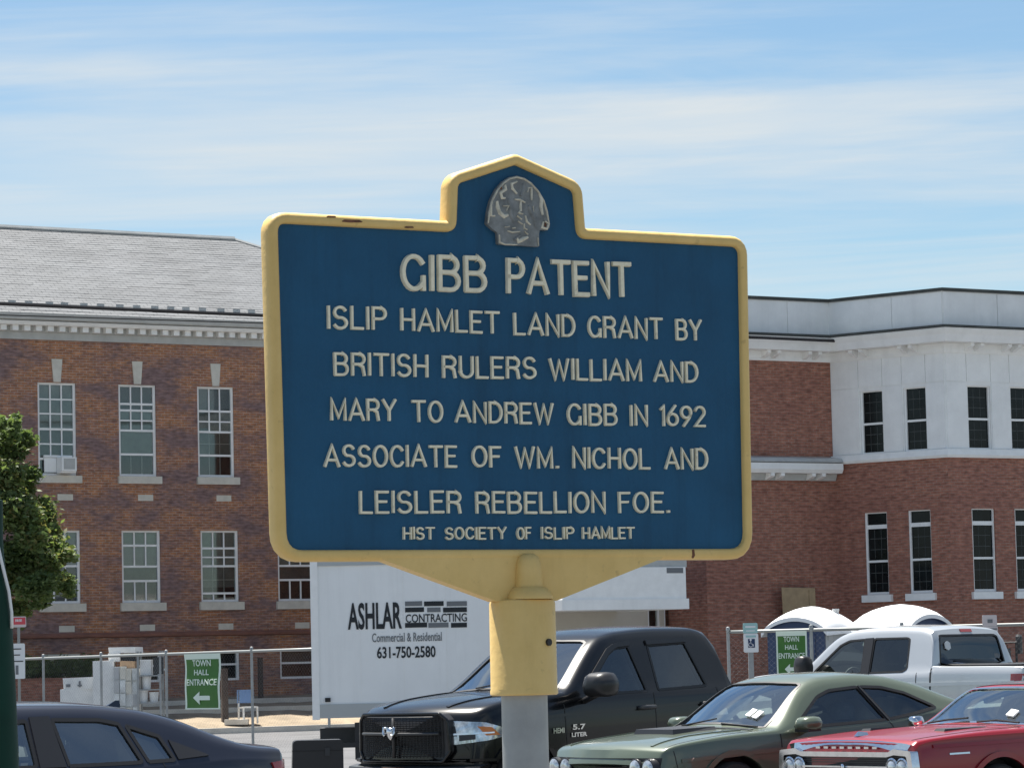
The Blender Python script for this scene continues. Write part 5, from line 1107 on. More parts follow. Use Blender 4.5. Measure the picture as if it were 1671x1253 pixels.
for wi, (wd, x0, t0, b0, x1, t1, b1, stw) in enumerate(WORDS):
    uL, vt0 = sp(x0, t0, -.006); _, vb0 = sp(x0, b0, -.006); uR, vt1 = sp(x1, t1, -.006); _, vb1 = sp(x1, b1, -.006)
    H = ((vt0-vb0)+(vt1-vb1))/2; wt = H*stw*.78; gap = .25
    tot = sum(GL[c][0] for c in wd)+gap*(len(wd)-1); wx = ((uR-uL-wt)/H)/tot
    x = uL+wt/2
    for ci, c in enumerate(wd):
        o = glyph_mesh(c, H, wx, wt, .0055 if wi > 1 else .0075, wi*31+ci).build('letter', 'letter_cream', mk, angle=25)
        t_ = (x-uL)/max(.001, uR-uL); vb = vb0+(vb1-vb0)*t_
        o.location = (x, FY+.0097, PB+vb+random.uniform(-.0006, .0006)); o.rotation_euler[1] = random.uniform(-.012, .012)
        x += (GL[c][0]+gap)*H*wx
# arch-topped metal emblem with worn relief
def ez(x, y): u, v = sp(770+x*.1197, 270+y*.1197, -.004); return u, PB+v
eo = [ez(*p) for p in ((190, 800), (205, 650), (245, 480), (320, 330), (410, 225), (500, 165), (600, 145), (700, 170), (800, 235), (900, 345), (980, 480), (1025, 620), (1050, 780), (1052, 850), (1010, 890), (915, 880), (905, 940), (908, 1112), (620, 1095), (345, 1075), (338, 920), (270, 870))]
eo = fillet(eo, .002, 2)
emb = MB().prism(eo, FY+.0098, FY+.001).build('emblem', 'emblem_grey', mk)
def relief(pts, wd, m_, hgt=.0032):
    P = [Vector(ez(*p)) for p in pts]; k = len(P); vs = []; fs = []
    for i, p in enumerate(P):
        d = (P[min(i+1, k-1)]-P[max(i-1, 0)]).normalized(); n = Vector((-d.y, d.x)); w_ = wd*(.55 if i in (0, k-1) else 1)
        for o, h in ((1, 0), (.6, .8), (0, 1), (-.6, .8), (-1, 0)): q = p+n*w_*o; vs.append((q.x, FY+.0012-h*hgt, q.y))
    fs = [(i*5+j, i*5+j+1, (i+1)*5+j+1, (i+1)*5+j) for i in range(k-1) for j in range(4)]+[(0, 1, 2, 3, 4), tuple((k-1)*5+j for j in range(4, -1, -1))]
    MB().add(vs, fs).build('relief', m_, emb, angle=60)
for pts, wd, m_ in (
    ([(210, 790), (225, 650), (262, 490), (335, 345), (420, 245), (510, 185), (600, 165), (700, 190), (790, 250), (890, 360), (965, 490), (1010, 640), (1035, 790)], .0016, 'emblem_light'),
    ([(440, 270), (450, 330), (380, 380), (400, 450), (440, 450)], .0032, 'emblem_light'), ([(600, 225), (530, 255), (540, 320), (600, 390)], .0028, 'emblem_light'),
    ([(330, 490), (340, 570), (370, 650), (430, 700), (480, 680)], .0042, 'emblem_light'), ([(410, 555), (490, 555), (455, 620)], .0022, 'emblem_light'),
    ([(745, 370), (760, 310), (800, 305), (800, 400), (800, 480)], .0020, 'emblem_light'), ([(820, 560), (825, 640)], .0014, 'emblem_light'),
    ([(570, 465), (640, 470), (710, 510)], .0022, 'emblem_light'), ([(655, 480), (650, 560), (655, 620), (620, 650), (680, 665)], .0024, 'emblem_light'),
    ([(600, 690), (665, 740)], .0022, 'emblem_light'), ([(615, 765), (675, 805)], .0020, 'emblem_light'), ([(715, 690), (735, 770), (785, 815)], .0022, 'emblem_light'),
    ([(700, 800), (700, 860), (740, 880)], .0018, 'emblem_light'), ([(700, 900), (750, 945)], .0018, 'emblem_light'), ([(470, 895), (540, 915), (640, 905)], .0018, 'emblem_light'),
    ([(430, 845), (500, 835)], .0016, 'emblem_light'), ([(535, 858), (580, 855)], .0022, 'emblem_light'), ([(600, 985), (620, 1040), (680, 1010), (750, 985)], .0042, 'emblem_light'),
    ([(360, 950), (365, 1050), (440, 1080), (600, 1085)], .0018, 'emblem_light'), ([(905, 390), (940, 460), (930, 560), (950, 680)], .0036, 'emblem_light'), ([(960, 770), (945, 850), (1010, 870), (1035, 800), (980, 765)], .0026, 'emblem_light'),
    ([(250, 560), (245, 690), (300, 690)], .0034, 'emblem_light'), ([(885, 990), (895, 1100)], .0014, 'emblem_light'), ([(380, 300), (385, 330)], .0036, 'rust_brown'), ([(985, 790), (990, 840)], .0032, 'rust_brown'),
    ([(480, 470), (520, 560), (515, 680), (560, 760)], .0045, 'emblem_grey'), ([(760, 560), (800, 640), (850, 730), (860, 850)], .0050, 'emblem_grey'), ([(690, 250), (690, 340), (650, 420)], .0040, 'emblem_grey'), ([(640, 960), (560, 1020)], .004, 'emblem_grey')):
    relief(pts, wd, m_)

# ------------------------------------------------------------------ box truck
TY = 50.0
kx = lambda px, Y: at(px, 1000, Y).x
tb = at(510, 1172, TY); tr_ = at(868, 1000, TY+.16)
thd = math.atan2(tr_.y-tb.y, tr_.x-tb.x)          # truck points away to the right
bt = thing('box_truck', 'white box truck body with ASHLAR lettering on its side', 'truck', (tb.x, tb.y, 0), thd)
BLn = math.hypot(tr_.x-tb.x, tr_.y-tb.y); bz0 = tb.z; bz1 = at(510, 917, TY).z; BW = 2.35
MB().box(.09, BLn, .02, BW, bz0+.20, bz1-.04).build('box', 'van_white', bt)
for i in range(1, 5):
    bx('panel_joint', 'white_trim', bt, .09+(BLn-.09)*i/5-.004, .09+(BLn-.09)*i/5+.004, .014, .021, bz0+.2, bz1-.06)
bx('corner_post', 'white_paint', bt, 0, .11, -.01, .12, bz0-.02, bz1+.01); bx('corner_post', 'white_paint', bt, 0, .11, BW-.1, BW+.03, bz0-.02, bz1)
bx('bottom_rail', 'van_rail', bt, .11, BLn+.01, -.005, .06, bz0, bz0+.205); bx('top_rail', 'van_rail', bt, .11, BLn+.01, -.005, .06, bz1-.06, bz1)
bx('roof', 'white_paint', bt, .0, BLn, .06, BW-.1, bz1-.045, bz1-.005); bx('front_rail', 'van_rail', bt, BLn, BLn+.03, 0, BW, bz0, bz1)
bx('marker_lamp', 'black', bt, .19, .27, -.012, .013, bz0+.24, bz0+.30)
bx('chassis', 'dark_metal', bt, .1, BLn+2.2, .7, BW-.7, .55, .78); bx('bumper', 'dark_metal', bt, -.02, .10, .1, BW-.1, .48, .60); bx('mud_flap', 'black_plastic', bt, .62, .80, .06, .5, .32, .86)
bx('underride_bar', 'black_plastic', bt, .3, .9, .02, .1, .50, .57)
for wx_ in (1.25, BLn+1.55):
    for yy in (.02, BW-.30):
        w_ = MB().lathe([(.26, 0), (.38, 0), (.40, .04), (.40, .24), (.38, .28), (.26, .28)], (wx_, yy, .40), 24, 'y').build('wheel', 'rubber', bt, angle=40); MB().lathe([(.26, .03), (.2, .08), (.08, .06), (.02, .05)], (wx_, yy, .40), 20, 'y').build('rim', 'rim', w_, angle=40)
cb_ = MB(); pr = [(BLn+.06, .55), (BLn+2.3, .55), (BLn+2.35, 1.0), (BLn+2.2, 1.18), (BLn+1.55, 1.30), (BLn+1.0, 1.96), (BLn+.3, 2.02), (BLn+.06, 1.98)]
cb_.prism(fillet(pr, .06, 3), .2, BW-.2); cab = cb_.build('cab', 'van_white', bt, angle=35)
MB().prism([(BLn+.25, 1.32), (BLn+1.35, 1.32), (BLn+.98, 1.85), (BLn+.25, 1.88)], .19, .21).build('side_window', 'car_glass', cab)
ws_ = MB(); ws_.add([(BLn+1.56, .35, 1.33), (BLn+1.56, BW-.35, 1.33), (BLn+1.04, BW-.42, 1.93), (BLn+1.04, .42, 1.93)], [(0, 1, 2, 3)]); o = ws_.build('windshield', 'car_glass', cab); o.location = (.02, 0, .02)
def tp(px, py):                                # pixel on the truck's side -> local x, z
    e = Vector((math.cos(thd), math.sin(thd), 0)); n = Vector((math.sin(thd), -math.cos(thd), 0)); q0 = Vector((tb.x, tb.y, 0)); d = ray(px, py); t = (q0-CAM).dot(n)/d.dot(n); q = CAM+d*t-q0; return q.dot(e), q.z
def tlabel(name, txt, x0, x1, yt, yb, m_, bold=0, depth=.004):
    a, zt_ = tp(x0, yt); b, zb_ = tp(x1, yb); me = text_mesh(txt, 1.0, depth, bold)
    xs = [v.co.x for v in me.vertices]; ys = [v.co.y for v in me.vertices]
    for v in me.vertices:
        v.co.x = (v.co.x-min(xs))/(max(xs)-min(xs))*(b-a); v.co.y = (v.co.y-min(ys))/(max(ys)-min(ys))*(zt_-zb_)
    me.materials.append(MATS[m_]); o = link(bpy.data.objects.new(name, me), bt); o.location = (a, .015, zb_); o.rotation_euler = (R(90), 0, 0); return o
tlabel('lettering', 'ASHLAR', 567, 656, 983.5, 1025.5, 'print_black', .025)
tlabel('lettering', 'CONTRACTING', 662, 762, 1002, 1013.5, 'print_black', .01)
tlabel('lettering', 'Commercial & Residential', 607, 721, 1033, 1045, 'print_grey', .008)
tlabel('lettering', '631-750-2580', 615, 711, 1055, 1072, 'print_black', .02)
for yt, yb, cuts in ((981, 988, ((661, 689, 'g'), (692, 724, 'b'), (729, 762, 'g'))), (991, 998, ((661, 692, 'b'), (697, 719, 'g'), (723, 762, 'b'))), (1016, 1023, ((661, 697, 'b'), (699, 732, 'g'), (736, 762, 'b')))):
    for xa, xb, c in cuts:
        a, zt_ = tp(xa, yt-.0*xa); b, zb_ = tp(xb, yb); bx('logo_brick', 'print_black' if c == 'b' else 'print_grey', bt, a, b, .012, .0185, zb_, zt_)

# ------------------------------------------------------------------ portable toilets
def toilet(px0, Y, label, face=-31):
    c = at(px0, 1000, Y); t = thing('portable_toilet', label, 'portable toilet', (c.x, c.y, 0), R(face), 'portable toilets behind the fence')
    # local x to the right along the door, y back
    W_, D_, Hs = 1.10, 1.2, 2.19
    for nm, a in (('wall', (0, .04, 0, D_, .1, Hs)), ('wall', (W_-.04, W_, .001, D_, .1, Hs)), ('back_wall', (.04, W_-.04, D_-.04, D_, .1, Hs))): MB().box(*a).build(nm, 'toilet_grey', t)
    arcp = [(-.005, .1), (W_+.005, .1), (W_+.005, Hs-.1)]+[(W_/2+(W_/2+.005)*math.cos(R(a)), Hs-.1+.30*math.sin(R(a))) for a in range(15, 180, 15)]+[(-.005, Hs-.1)]
    d_ = MB().prism(arcp, -.012, .03).build('door_frame', 'toilet_blue', t)
    dr = MB().box(.17, W_-.17, -.03, -.01, .2, Hs-.12).build('door', 'toilet_blue', t); bx('handle', 'sheet_white', dr, .22, .30, -.06, -.03, 1.05, 1.2); bx('occupancy_sign', 'sheet_white', dr, .24, .30, -.036, -.03, 1.28, 1.33)
    for x_ in (.35, .8): bx('rib', 'toilet_grey', t, W_-.001, W_+.02, x_-.03, x_+.03, .2, Hs-.02)
    bx('vent_grille', 'toilet_grey', t, W_-.001, W_+.014, .12, D_-.12, Hs-.24, Hs-.10)
    for x_ in (.35, .8): bx('rib', 'toilet_grey', t, -.02, .001, x_-.03, x_+.03, .2, Hs-.02)
    bx('skid', 'black_plastic', t, 0, W_, 0, D_, 0, .1)
    # domed roof: curved over both axes, overhanging
    n = 14; vs = []
    for j in range(n+1):
        for i in range(n+1):
            u, v = i/n*2-1, j/n*2-1; x = W_/2+u*(W_/2+.09); y = D_/2+v*(D_/2+.09)
            z = Hs-.08+.42*(1-u*u)**.75*(.62+.38*(1-v*v)**.6)+.03*(1-abs(v))
            vs.append((x, y, z))
    mb = MB(); mb.add(vs, [(j*(n+1)+i, j*(n+1)+i+1, (j+1)*(n+1)+i+1, (j+1)*(n+1)+i) for j in range(n) for i in range(n)])
    rim = list(range(n+1))+[j*(n+1)+n for j in range(1, n+1)]+[n*(n+1)+i for i in range(n-1, -1, -1)]+[j*(n+1) for j in range(n-1, 0, -1)]
    k = len(mb.v); mb.v += [(mb.v[i][0], mb.v[i][1], mb.v[i][2]-.07) for i in rim]; q = len(rim); mb.f += [(rim[i], k+i, k+(i+1) % q, rim[(i+1) % q]) for i in range(q)]
    rf = mb.build('roof', 'toilet_roof', t, angle=50); MB().lathe([(.05, 0), (.05, .16), (.06, .16), (.06, .2)], (W_*.8, D_*.75, Hs+.12), 12).build('vent_pipe', 'toilet_grey', rf)
    return t
toilet(1252, 58.9, 'blue portable toilet with white domed roof behind the green banner', face=-32)
toilet(1481, 58.2, 'white-roofed portable toilet beside the pickup cab, its blue door half hidden', face=45)

# ------------------------------------------------------------------ chain-link fences
def fence(p0, p1, label, posts, hgt=None):
    """p0, p1: points on the top rail; posts at the given fractions; posts, rail and mesh are parts"""
    a = Vector((p0.x, p0.y, 0)); b = Vector((p1.x, p1.y, 0)); Ln = (b-a).length; rz = math.atan2(b.y-a.y, b.x-a.x)
    f_ = thing('chain_link_fence', label, 'fence', a, rz, 'temporary fences round the works'); z0, z1 = p0.z, p1.z
    MB().tube([(Ln*i/8, 0, z0+(z1-z0)*i/8) for i in range(9)], .028, 8).build('top_rail', 'steel', f_, smooth=True)
    for t_ in posts:
        o = MB().lathe([(.028, 0), (.028, z0+(z1-z0)*t_+.03), (.036, z0+(z1-z0)*t_+.03), (.03, z0+(z1-z0)*t_+.08), (.005, z0+(z1-z0)*t_+.09)], (Ln*t_, 0, 0), 10).build('post', 'galvanized', f_, angle=40)
    wm = MB(); st = .09; hz = min(z0, z1)-.03; x = -hz
    def wire(xa, za, xb, zb_):
        r_ = .0008
        wm.add([(xa, -r_, za), (xb, -r_, zb_), (xa+r_, r_, za), (xb+r_, r_, zb_), (xa-r_, r_, za), (xb-r_, r_, zb_)], [(0, 1, 3, 2), (2, 3, 5, 4), (4, 5, 1, 0)])
    while x < Ln:
        for sg in (1, -1):
            xa, xb = (x, x+hz) if sg > 0 else (x+hz, x); za, zb_ = .05, hz
            # clip to the panel
            def clip(xa, za, xb, zb_):
                if xa < 0: za += (zb_-za)*(0-xa)/(xb-xa); xa = 0
                if xa > Ln: za += (zb_-za)*(Ln-xa)/(xb-xa); xa = Ln
                if xb < 0: zb_ = za+(zb_-za)*(0-xa)/(xb-xa) if xb != xa else za; xb = 0
                if xb > Ln: zb_ = za+(zb_-za)*(Ln-xa)/(xb-xa) if xb != xa else za; xb = Ln
                return xa, za, xb, zb_
            if not ((xa < 0 and xb < 0) or (xa > Ln and xb > Ln)): wire(*clip(xa, za, xb, zb_))
        x += st
    tag(wm.build('chain_link', 'galvanized', f_), kind='stuff')
    return f_, a, rz
FL0, FL1 = at(-140, 1081, 76), at(560, 1057, 63.5)
fl, fa, frz = fence(FL0, FL1, 'chain link fence with a green banner running behind the navy sedan', (0.02, .2, .34, .48, .63, .815, .97))
FR0, FR1 = at(1188, 1031, 56), at(1760, 1016, 55)
fr2, ra, rrz = fence(FR0, FR1, 'chain link fence in front of the portable toilets', (0.0, .24, .5, .74, .99))
def on_line(p0, p1, px):           # point below the pixel column on a fence line (plan)
    d = ray(px, 1050); e = (p1-p0); e.z = 0; n = Vector((-e.y, e.x, 0)).normalized(); t = (p0-CAM).dot(n)/d.dot(n); return CAM+d*t
def banner(p0, p1, x0, x1, yt, yb, rz, label, arrow=True):
    A = on_line(p0, p1, x0); B = on_line(p0, p1, x1); w = math.hypot(B.x-A.x, B.y-A.y); zt_ = at(x0, yt, A.y).z; zb_ = at(x0, yb, A.y).z; h = zt_-zb_
    t = thing('fence_banner', label, 'banner', (A.x, A.y, zb_), rz, 'green banners on the fence'); t.location += Vector((math.sin(rz), -math.cos(rz), 0))*.05
    n = 10; vs = []
    def wv(u, v): return .018*math.sin(u*5+v*3)+.012*math.sin(v*9+1)
    def sheet(nm, m_, u0, u1, v0, v1, off):
        vs = [(w*(u0+(u1-u0)*i/n), wv(u0+(u1-u0)*i/n, v0+(v1-v0)*j/n)-off, h*(v0+(v1-v0)*j/n)) for j in range(n+1) for i in range(n+1)]
        vs += [(x, y+.003, z) for x, y, z in vs]; k = (n+1)**2
        fs = [(j*(n+1)+i, j*(n+1)+i+1, (j+1)*(n+1)+i+1, (j+1)*(n+1)+i) for j in range(n) for i in range(n)]; fs += [tuple(k+q for q in f[::-1]) for f in fs]
        MB().add(vs, fs).build(nm, m_, t, angle=60)
    sheet('border', 'banner_white', 0, 1, 0, 1, 0); sheet('sheet', 'banner_green', .05, .95, .025, .90, .004)
    for tx, v, hh, ww_ in (('TOWN', .775, .115, .50), ('HALL', .615, .10, .42), ('ENTRANCE', .43, .115, .86)):
        o = text('lettering', tx, 1, 'banner_white', t, (0, 0, 0), bold=.012, depth=.002); me = o.data; xs = [q.co.x for q in me.vertices]; ys = [q.co.y for q in me.vertices]; x0_, x1_, y0_, y1_ = min(xs), max(xs), min(ys), max(ys)
        for q in me.vertices:
            uu = .5-ww_/2+ww_*(q.co.x-x0_)/(x1_-x0_); vv = v+hh*(q.co.y-y0_)/(y1_-y0_); q.co = Vector((uu*w, vv*h, q.co.z-wv(uu, vv)+.010))
    if arrow:
        pts = [(.26, .21), (.44, .32), (.43, .245), (.73, .245), (.73, .165), (.43, .165), (.44, .09)]
        MB().prism([(u*w, v*h) for u, v in pts], -.020, -.006).build('arrow', 'banner_white', t)
    return t
banner(FL0, FL1, 303.5, 361.5, 1067, 1157, frz, 'green Town Hall Entrance banner with white left arrow on the fence')
banner(FR0, FR1, 1267, 1317, 1030, 1108, rrz, 'green Town Hall Entrance banner half hidden by the silver pickup hood')

# ------------------------------------------------------------------ small signs on posts
def post_sign(name, label, px, Y, plates, pw, zlow=0, pm='galvanized', bottom=None):
    c = at(px, 1050, Y); t = thing(name, label, 'sign', (c.x, c.y, 0), R(4))
    k = Y/FPX; zt_ = at(px, plates[0][1], Y).z
    MB().box(-pw/2, pw/2, .0, .04, 0, zt_-.04).build('post', pm, t)
    for pl_ in plates:
        x0, yt, x1, yb, m_ = pl_[:5]; a = (x0-px)*k; b = (x1-px)*k; za, zb_ = at(px, yb, Y).z, at(px, yt, Y).z
        o = MB().prism(fillet([(a, za), (b, za), (b, zb_), (a, zb_)], .02, 3), -.012, -.002).build('plate', m_, t)
        for q in pl_[5:]:
            u0, v0, u1, v1, mm = q; bx('marking', mm, o, a+(b-a)*u0, a+(b-a)*u1, -.016, -.011, za+(zb_-za)*v0, za+(zb_-za)*v1)
    return t
hs = post_sign('parking_sign', 'tall white disabled parking sign with navy symbol on a grey post', 1225, 49, [(1213, 1016, 1237, 1033, 'sign_teal', (.15, .55, .85, .72, 'sign_face'), (.2, .2, .8, .3, 'sign_face')), (1213.5, 1033.4, 1237.5, 1064, 'sign_face', (.16, .80, .84, .90, 'sign_teal'), (.30, .25, .76, .72, 'sign_navy'))], .075)
k_ = 49/FPX; sy = lambda y: at(1225, y, 49).z
sym = MB(); cx_ = .3*k_; sym.lathe([(.016, 0), (.016, .003)], (cx_-.5*k_, -.020, sy(1043.5)), 12, 'y'); sym.tube([(cx_-.5*k_, -.019, sy(1045)), (cx_-.2*k_, -.019, sy(1050)), (cx_+3*k_, -.019, sy(1050.5)), (cx_+4.2*k_, -.019, sy(1054.5))], .0045, 6)
sym.tube([(cx_+(-.6+3.4*math.cos(R(a)))*k_, -.019, sy(1051.6)+3.4*k_*math.sin(R(a))) for a in range(120, 381, 20)], .0045, 6); sym.build('wheelchair_symbol', 'sign_face', hs)
post_sign('notice_sign', 'pale double notice sign on a post beside the pickup tail', 1616, 54, [(1604, 1003, 1628, 1021.5, 'sign_pink', (.35, .3, .7, .62, 'print_grey')), (1604.5, 1022, 1629, 1049, 'sign_pink', (.05, .80, .95, .9, 'print_grey'), (.3, .55, .75, .66, 'print_grey'), (.5, .2, .68, .36, 'sign_black'))], .05)
post_sign('parking_sign', 'white regulation sign under a small red one on a thin post by the tree', 30.5, 45, [(20, 1005.5, 43, 1023, 'sign_pink', (.12, .25, .95, .9, 'sign_red'), (.25, .5, .7, .75, 'sign_face')), (21, 1049.5, 40.5, 1107, 'sign_face', (.05, .83, .7, .86, 'sign_black'), (.1, .66, .6, .69, 'sign_black'), (.05, .48, .85, .51, 'sign_black'), (.22, .12, .45, .38, 'print_grey'))], .035, pm='steel')

# ------------------------------------------------------------------ building materials behind the fence
MY = 79.0
def crate(name, label, cat, x0, yt, x1, yb, m_, dp=.6, Y=MY, rz=0, extra=None, group='building materials stacked behind the fence', zb=None):
    c = at((x0+x1)/2, yb, Y); k = Y/FPX; w = (x1-x0)*k; zt_ = at((x0+x1)/2, yt, Y).z; zb_ = c.z if zb is None else zb; h = zt_-zb_
    t = thing(name, label, cat, (c.x, c.y, zb_), R(rz), group); r_ = random.Random(x0); n = 6
    j = lambda: r_.uniform(-.012, .012)
    MB().add([(-w/2+j(), 0+j(), 0), (w/2+j(), 0+j(), 0), (w/2+j(), dp, 0), (-w/2, dp, 0), (-w/2+j(), j(), h+j()), (w/2+j(), j(), h+j()), (w/2, dp, h+j()), (-w/2, dp, h+j())], [(0, 1, 5, 4), (1, 2, 6, 5), (2, 3, 7, 6), (3, 0, 4, 7), (4, 5, 6, 7), (0, 3, 2, 1)]).build('body', m_, t)
    for u0, v0, u1, v1, mm in (extra or []): bx('patch', mm, t, -w/2+w*u0, -w/2+w*u1, -.022, -.014, h*v0, h*v1)
    return t
zg = .5
crate('carton', 'long white carton lying flat at the left end of the stacked materials', 'carton', 99, 1124, 155, 1152, 'sheet_white', 1.0, MY, 2, [(.05, .68, .55, .74, 'wrap')], zb=0)
crate('carton', 'white carton with black print lying on the long flat carton', 'carton', 103, 1105, 153, 1124, 'sheet_white', .8, MY, -3, [(.10, .2, .24, .45, 'print_grey'), (.52, .18, .58, .7, 'print_grey'), (.48, .25, .62, .38, 'print_grey')])
crate('foam_board', 'large pale grey insulation board standing on edge in the material stack', 'board', 152, 1078, 187, 1152, 'sheet_white', .5, MY-.2, 3, zb=0)
crate('wrapped_bundle', 'plastic-wrapped white bundle beside the grey insulation board', 'bundle', 186, 1087, 206, 1152, 'wrap', .7, MY-.3, 0, [(.12, .55, .4, .66, 'sheet_white'), (.1, .2, .8, .23, 'toilet_grey')], zb=0)
crate('wrapped_bundle', 'bright plastic-wrapped bundle below the brown carton', 'bundle', 205.5, 1090, 227, 1152, 'wrap', .7, MY-.25, 0, [(.1, .52, .9, .8, 'sheet_white'), (.42, .62, .6, .72, 'toilet_grey')], zb=0)
def blocks(t, w, h, nc, nr, seed):
    r_ = random.Random(seed)
    for i in range(nc):
        for j in range(nr):
            a, b = -w/2+w*i/nc+.012, -w/2+w*(i+1)/nc-.012; p, q = h*j/nr+.01, h*(j+1)/nr-.012
            bx('stone_block', r_.choice(('sheet_white', 'wrap', 'limestone', 'toilet_grey', 'wrap')), t, a, b, -.03-r_.random()*.04, .02, p, q)
for t_ in [o for o in bpy.data.objects if o.name.startswith('wrapped_bundle')]:
    dm = [c for c in t_.children if c.name.startswith('body')][0].data; xs_ = [v.co.x for v in dm.vertices]; zs_ = [v.co.z for v in dm.vertices]
    blocks(t_, max(xs_)-min(xs_), max(zs_), 2, 6, len(t_.name)+int(xs_[0]*1000))
crate('carton', 'small white carton on top of the insulation board', 'carton', 177, 1066, 196, 1079, 'sheet_white', .5, MY, 4)
crate('foam_sheet', 'white foam sheet lying across the top of the stack', 'board', 177, 1056, 220, 1065, 'sheet_white', .9, MY+.05, -6)
crate('carton', 'brown cardboard carton with open dark top in the material stack', 'carton', 196, 1078, 219, 1092, 'cardboard', .6, MY-.1, 0)
crate('crate', 'black crate sitting above the brown cardboard carton', 'crate', 197, 1067, 222, 1078, 'black_plastic', .6, MY+.1, 0)
rk = thing('storage_rack', 'grey metal rack loaded with white pails at the right end of the stack', 'rack', at(243, 1152, MY-.4).to_2d().to_3d(), 0, 'building materials stacked behind the fence')
K = MY/FPX; zz_ = lambda y: at(243, y, MY-.4).z
for xo in (-17, 19):
    for yo in (0, .6): bx('upright', 'galvanized', rk, xo*K-.025, xo*K+.025, yo, yo+.05, 0, zz_(1062))
for yv in (1146, 1124, 1101, 1066): bx('shelf', 'galvanized', rk, -17*K, 19*K, .0, .62, zz_(yv)-.03, zz_(yv))
bx('ladder_rail', 'sheet_white', rk, 26*K, 29*K, .1, .15, zz_(1121), zz_(1070)); bx('ladder_rung', 'sheet_white', rk, 18*K, 28*K, .1, .14, zz_(1094), zz_(1091)); bx('guard', 'dark_metal', rk, 8*K, 24*K, .05, .10, zz_(1100), zz_(1072))
for xo, yb, yt, lab in ((-6, 1101, 1078, 'tall white box on the top shelf of the rack'), (-5, 1124, 1103, 'white pail on the middle shelf of the rack'), (-10, 1146, 1128, 'white pail at the left of the low rack shelf'), (7, 1146, 1131, 'white pail at the right of the low rack shelf')):
    p = at(243+xo, yb, MY-.4); p = Vector((p.x, p.y+.18, zz_(yb)+.004)); h = zz_(yt)-zz_(yb)
    t = thing('pail', lab, 'pail', p, 0, 'pails on the rack'); r_ = 7.5*K
    if 'box' in lab: MB().box(-r_*1.2, r_*1.2, -.1, .3, 0, h).build('body', 'sheet_white', t); bx('lid', 'white_trim', t, -r_*1.22, r_*1.22, -.11, .31, h, h+.03)
    else: MB().lathe([(r_*.85, 0), (r_, h*.9), (r_, h)], (0, 0, 0), 18).build('body', 'sheet_white', t, angle=40); MB().lathe([(r_*1.06, h), (r_*1.06, h+.025), (r_*.9, h+.03)], (0, 0, 0), 18).build('lid', 'white_trim', t, angle=40)

# ---- posts, edgings and a chair on the bank
def bank_pt(px, yl):                 # a point on the bank, yl metres in front of the old wing wall
    s_, _ = W1.sz(px, 1100, yl); t_ = (yl+7.2)/7.6; return W1.w(s_, yl, .13+.85*max(0, t_)**.8)
for yl, x0, x1, lab in ((-2.2, 180, 640, 'upper pale concrete edging along the dirt bank'), (-4.3, 180, 640, 'lower pale concrete edging along the dirt bank')):
    a, b = bank_pt(x0, yl), bank_pt(x1, yl); o = MB().box(0, (b-a).length, 0, .22, -.1, .14).build('concrete_edging', 'concrete'); o.location = a; o.rotation_euler[2] = W1.rz; tag(o, lab, 'edging', 'edgings on the bank')
for px, yl, yt, lab, w_ in ((425, -1.2, 1074, 'dark timber post standing near the basement windows', .13), (366, -6.2, 1092, 'dark brown timber post right of the green arrow banner', .17)):
    p = bank_pt(px, yl); zt_ = at(px, yt, p.y).z; t = thing('timber_post', lab, 'post', p, .3); MB().box(-w_/2, w_/2, -w_/2, w_/2, -.1, zt_-p.z).build('shaft', 'wood_dark', t); bx('cap', 'wood_dark', t, -w_/2-.01, w_/2+.01, -w_/2-.01, w_/2+.01, zt_-p.z, zt_-p.z+.03)
p = bank_pt(404, -6.6); ch_ = thing('chair', 'white metal chair with a blue backrest on the bank', 'chair', p, R(25)); K = p.y/FPX
bx('seat', 'sheet_white', ch_, -.22, .22, -.2, .2, .42, .46); mat('chair_blue', (.14, .24, .44), .6); bx('backrest', 'chair_blue', ch_, -.24, .24, .18, .22, .56, .92)
for xx_ in (-.2, .2):
    for yy in (-.18, .2): bx('leg', 'sheet_white', ch_, xx_-.02, xx_+.02, yy-.02, yy+.02, 0, .42 if yy < 0 else .92)
p = bank_pt(385, -6.7); o = MB().box(-.32, .32, -.2, .2, .0, .14).build('stone_slab', 'concrete'); o.location = p; tag(o, 'pale flat stone slab beside the white chair', 'slab')
p = at(517, 1207, 42.5); ub = thing('utility_box', 'low dark grey utility box in front of the box truck', 'utility box', (p.x, p.y, 0), R(5))
MB().prism(fillet([(-.33, 0), (.33, 0), (.33, p.z), (-.30, p.z)], [0, 0, .05, .06], 4), 0, .5).build('housing', 'black_plastic', ub); bx('lid_seam', 'black', ub, -.31, .33, -.004, .0, p.z-.14, p.z-.125); bx('hasp', 'dark_metal', ub, .1, .16, -.02, .0, p.z-.2, p.z-.1)
# plywood sheet leaning on the new wing
pw = W2.w(W2.sz(1291, 1000)[0], -.35); zt_ = at(1291, 958, pw.y).z; t = thing('plywood_sheet', 'tan plywood sheet propped up behind the blue portable toilet', 'board', (pw.x, pw.y, 0), W2.rz)
hw_ = .56; MB().prism([(-hw_*.8, 0), (hw_, 0), (hw_, zt_-.03), (-hw_, zt_)], -.02, .0).build('sheet', 'plywood', t); bx('batten', 'plywood', t, hw_-.22, hw_-.02, -.05, -.021, 0, zt_-.08)
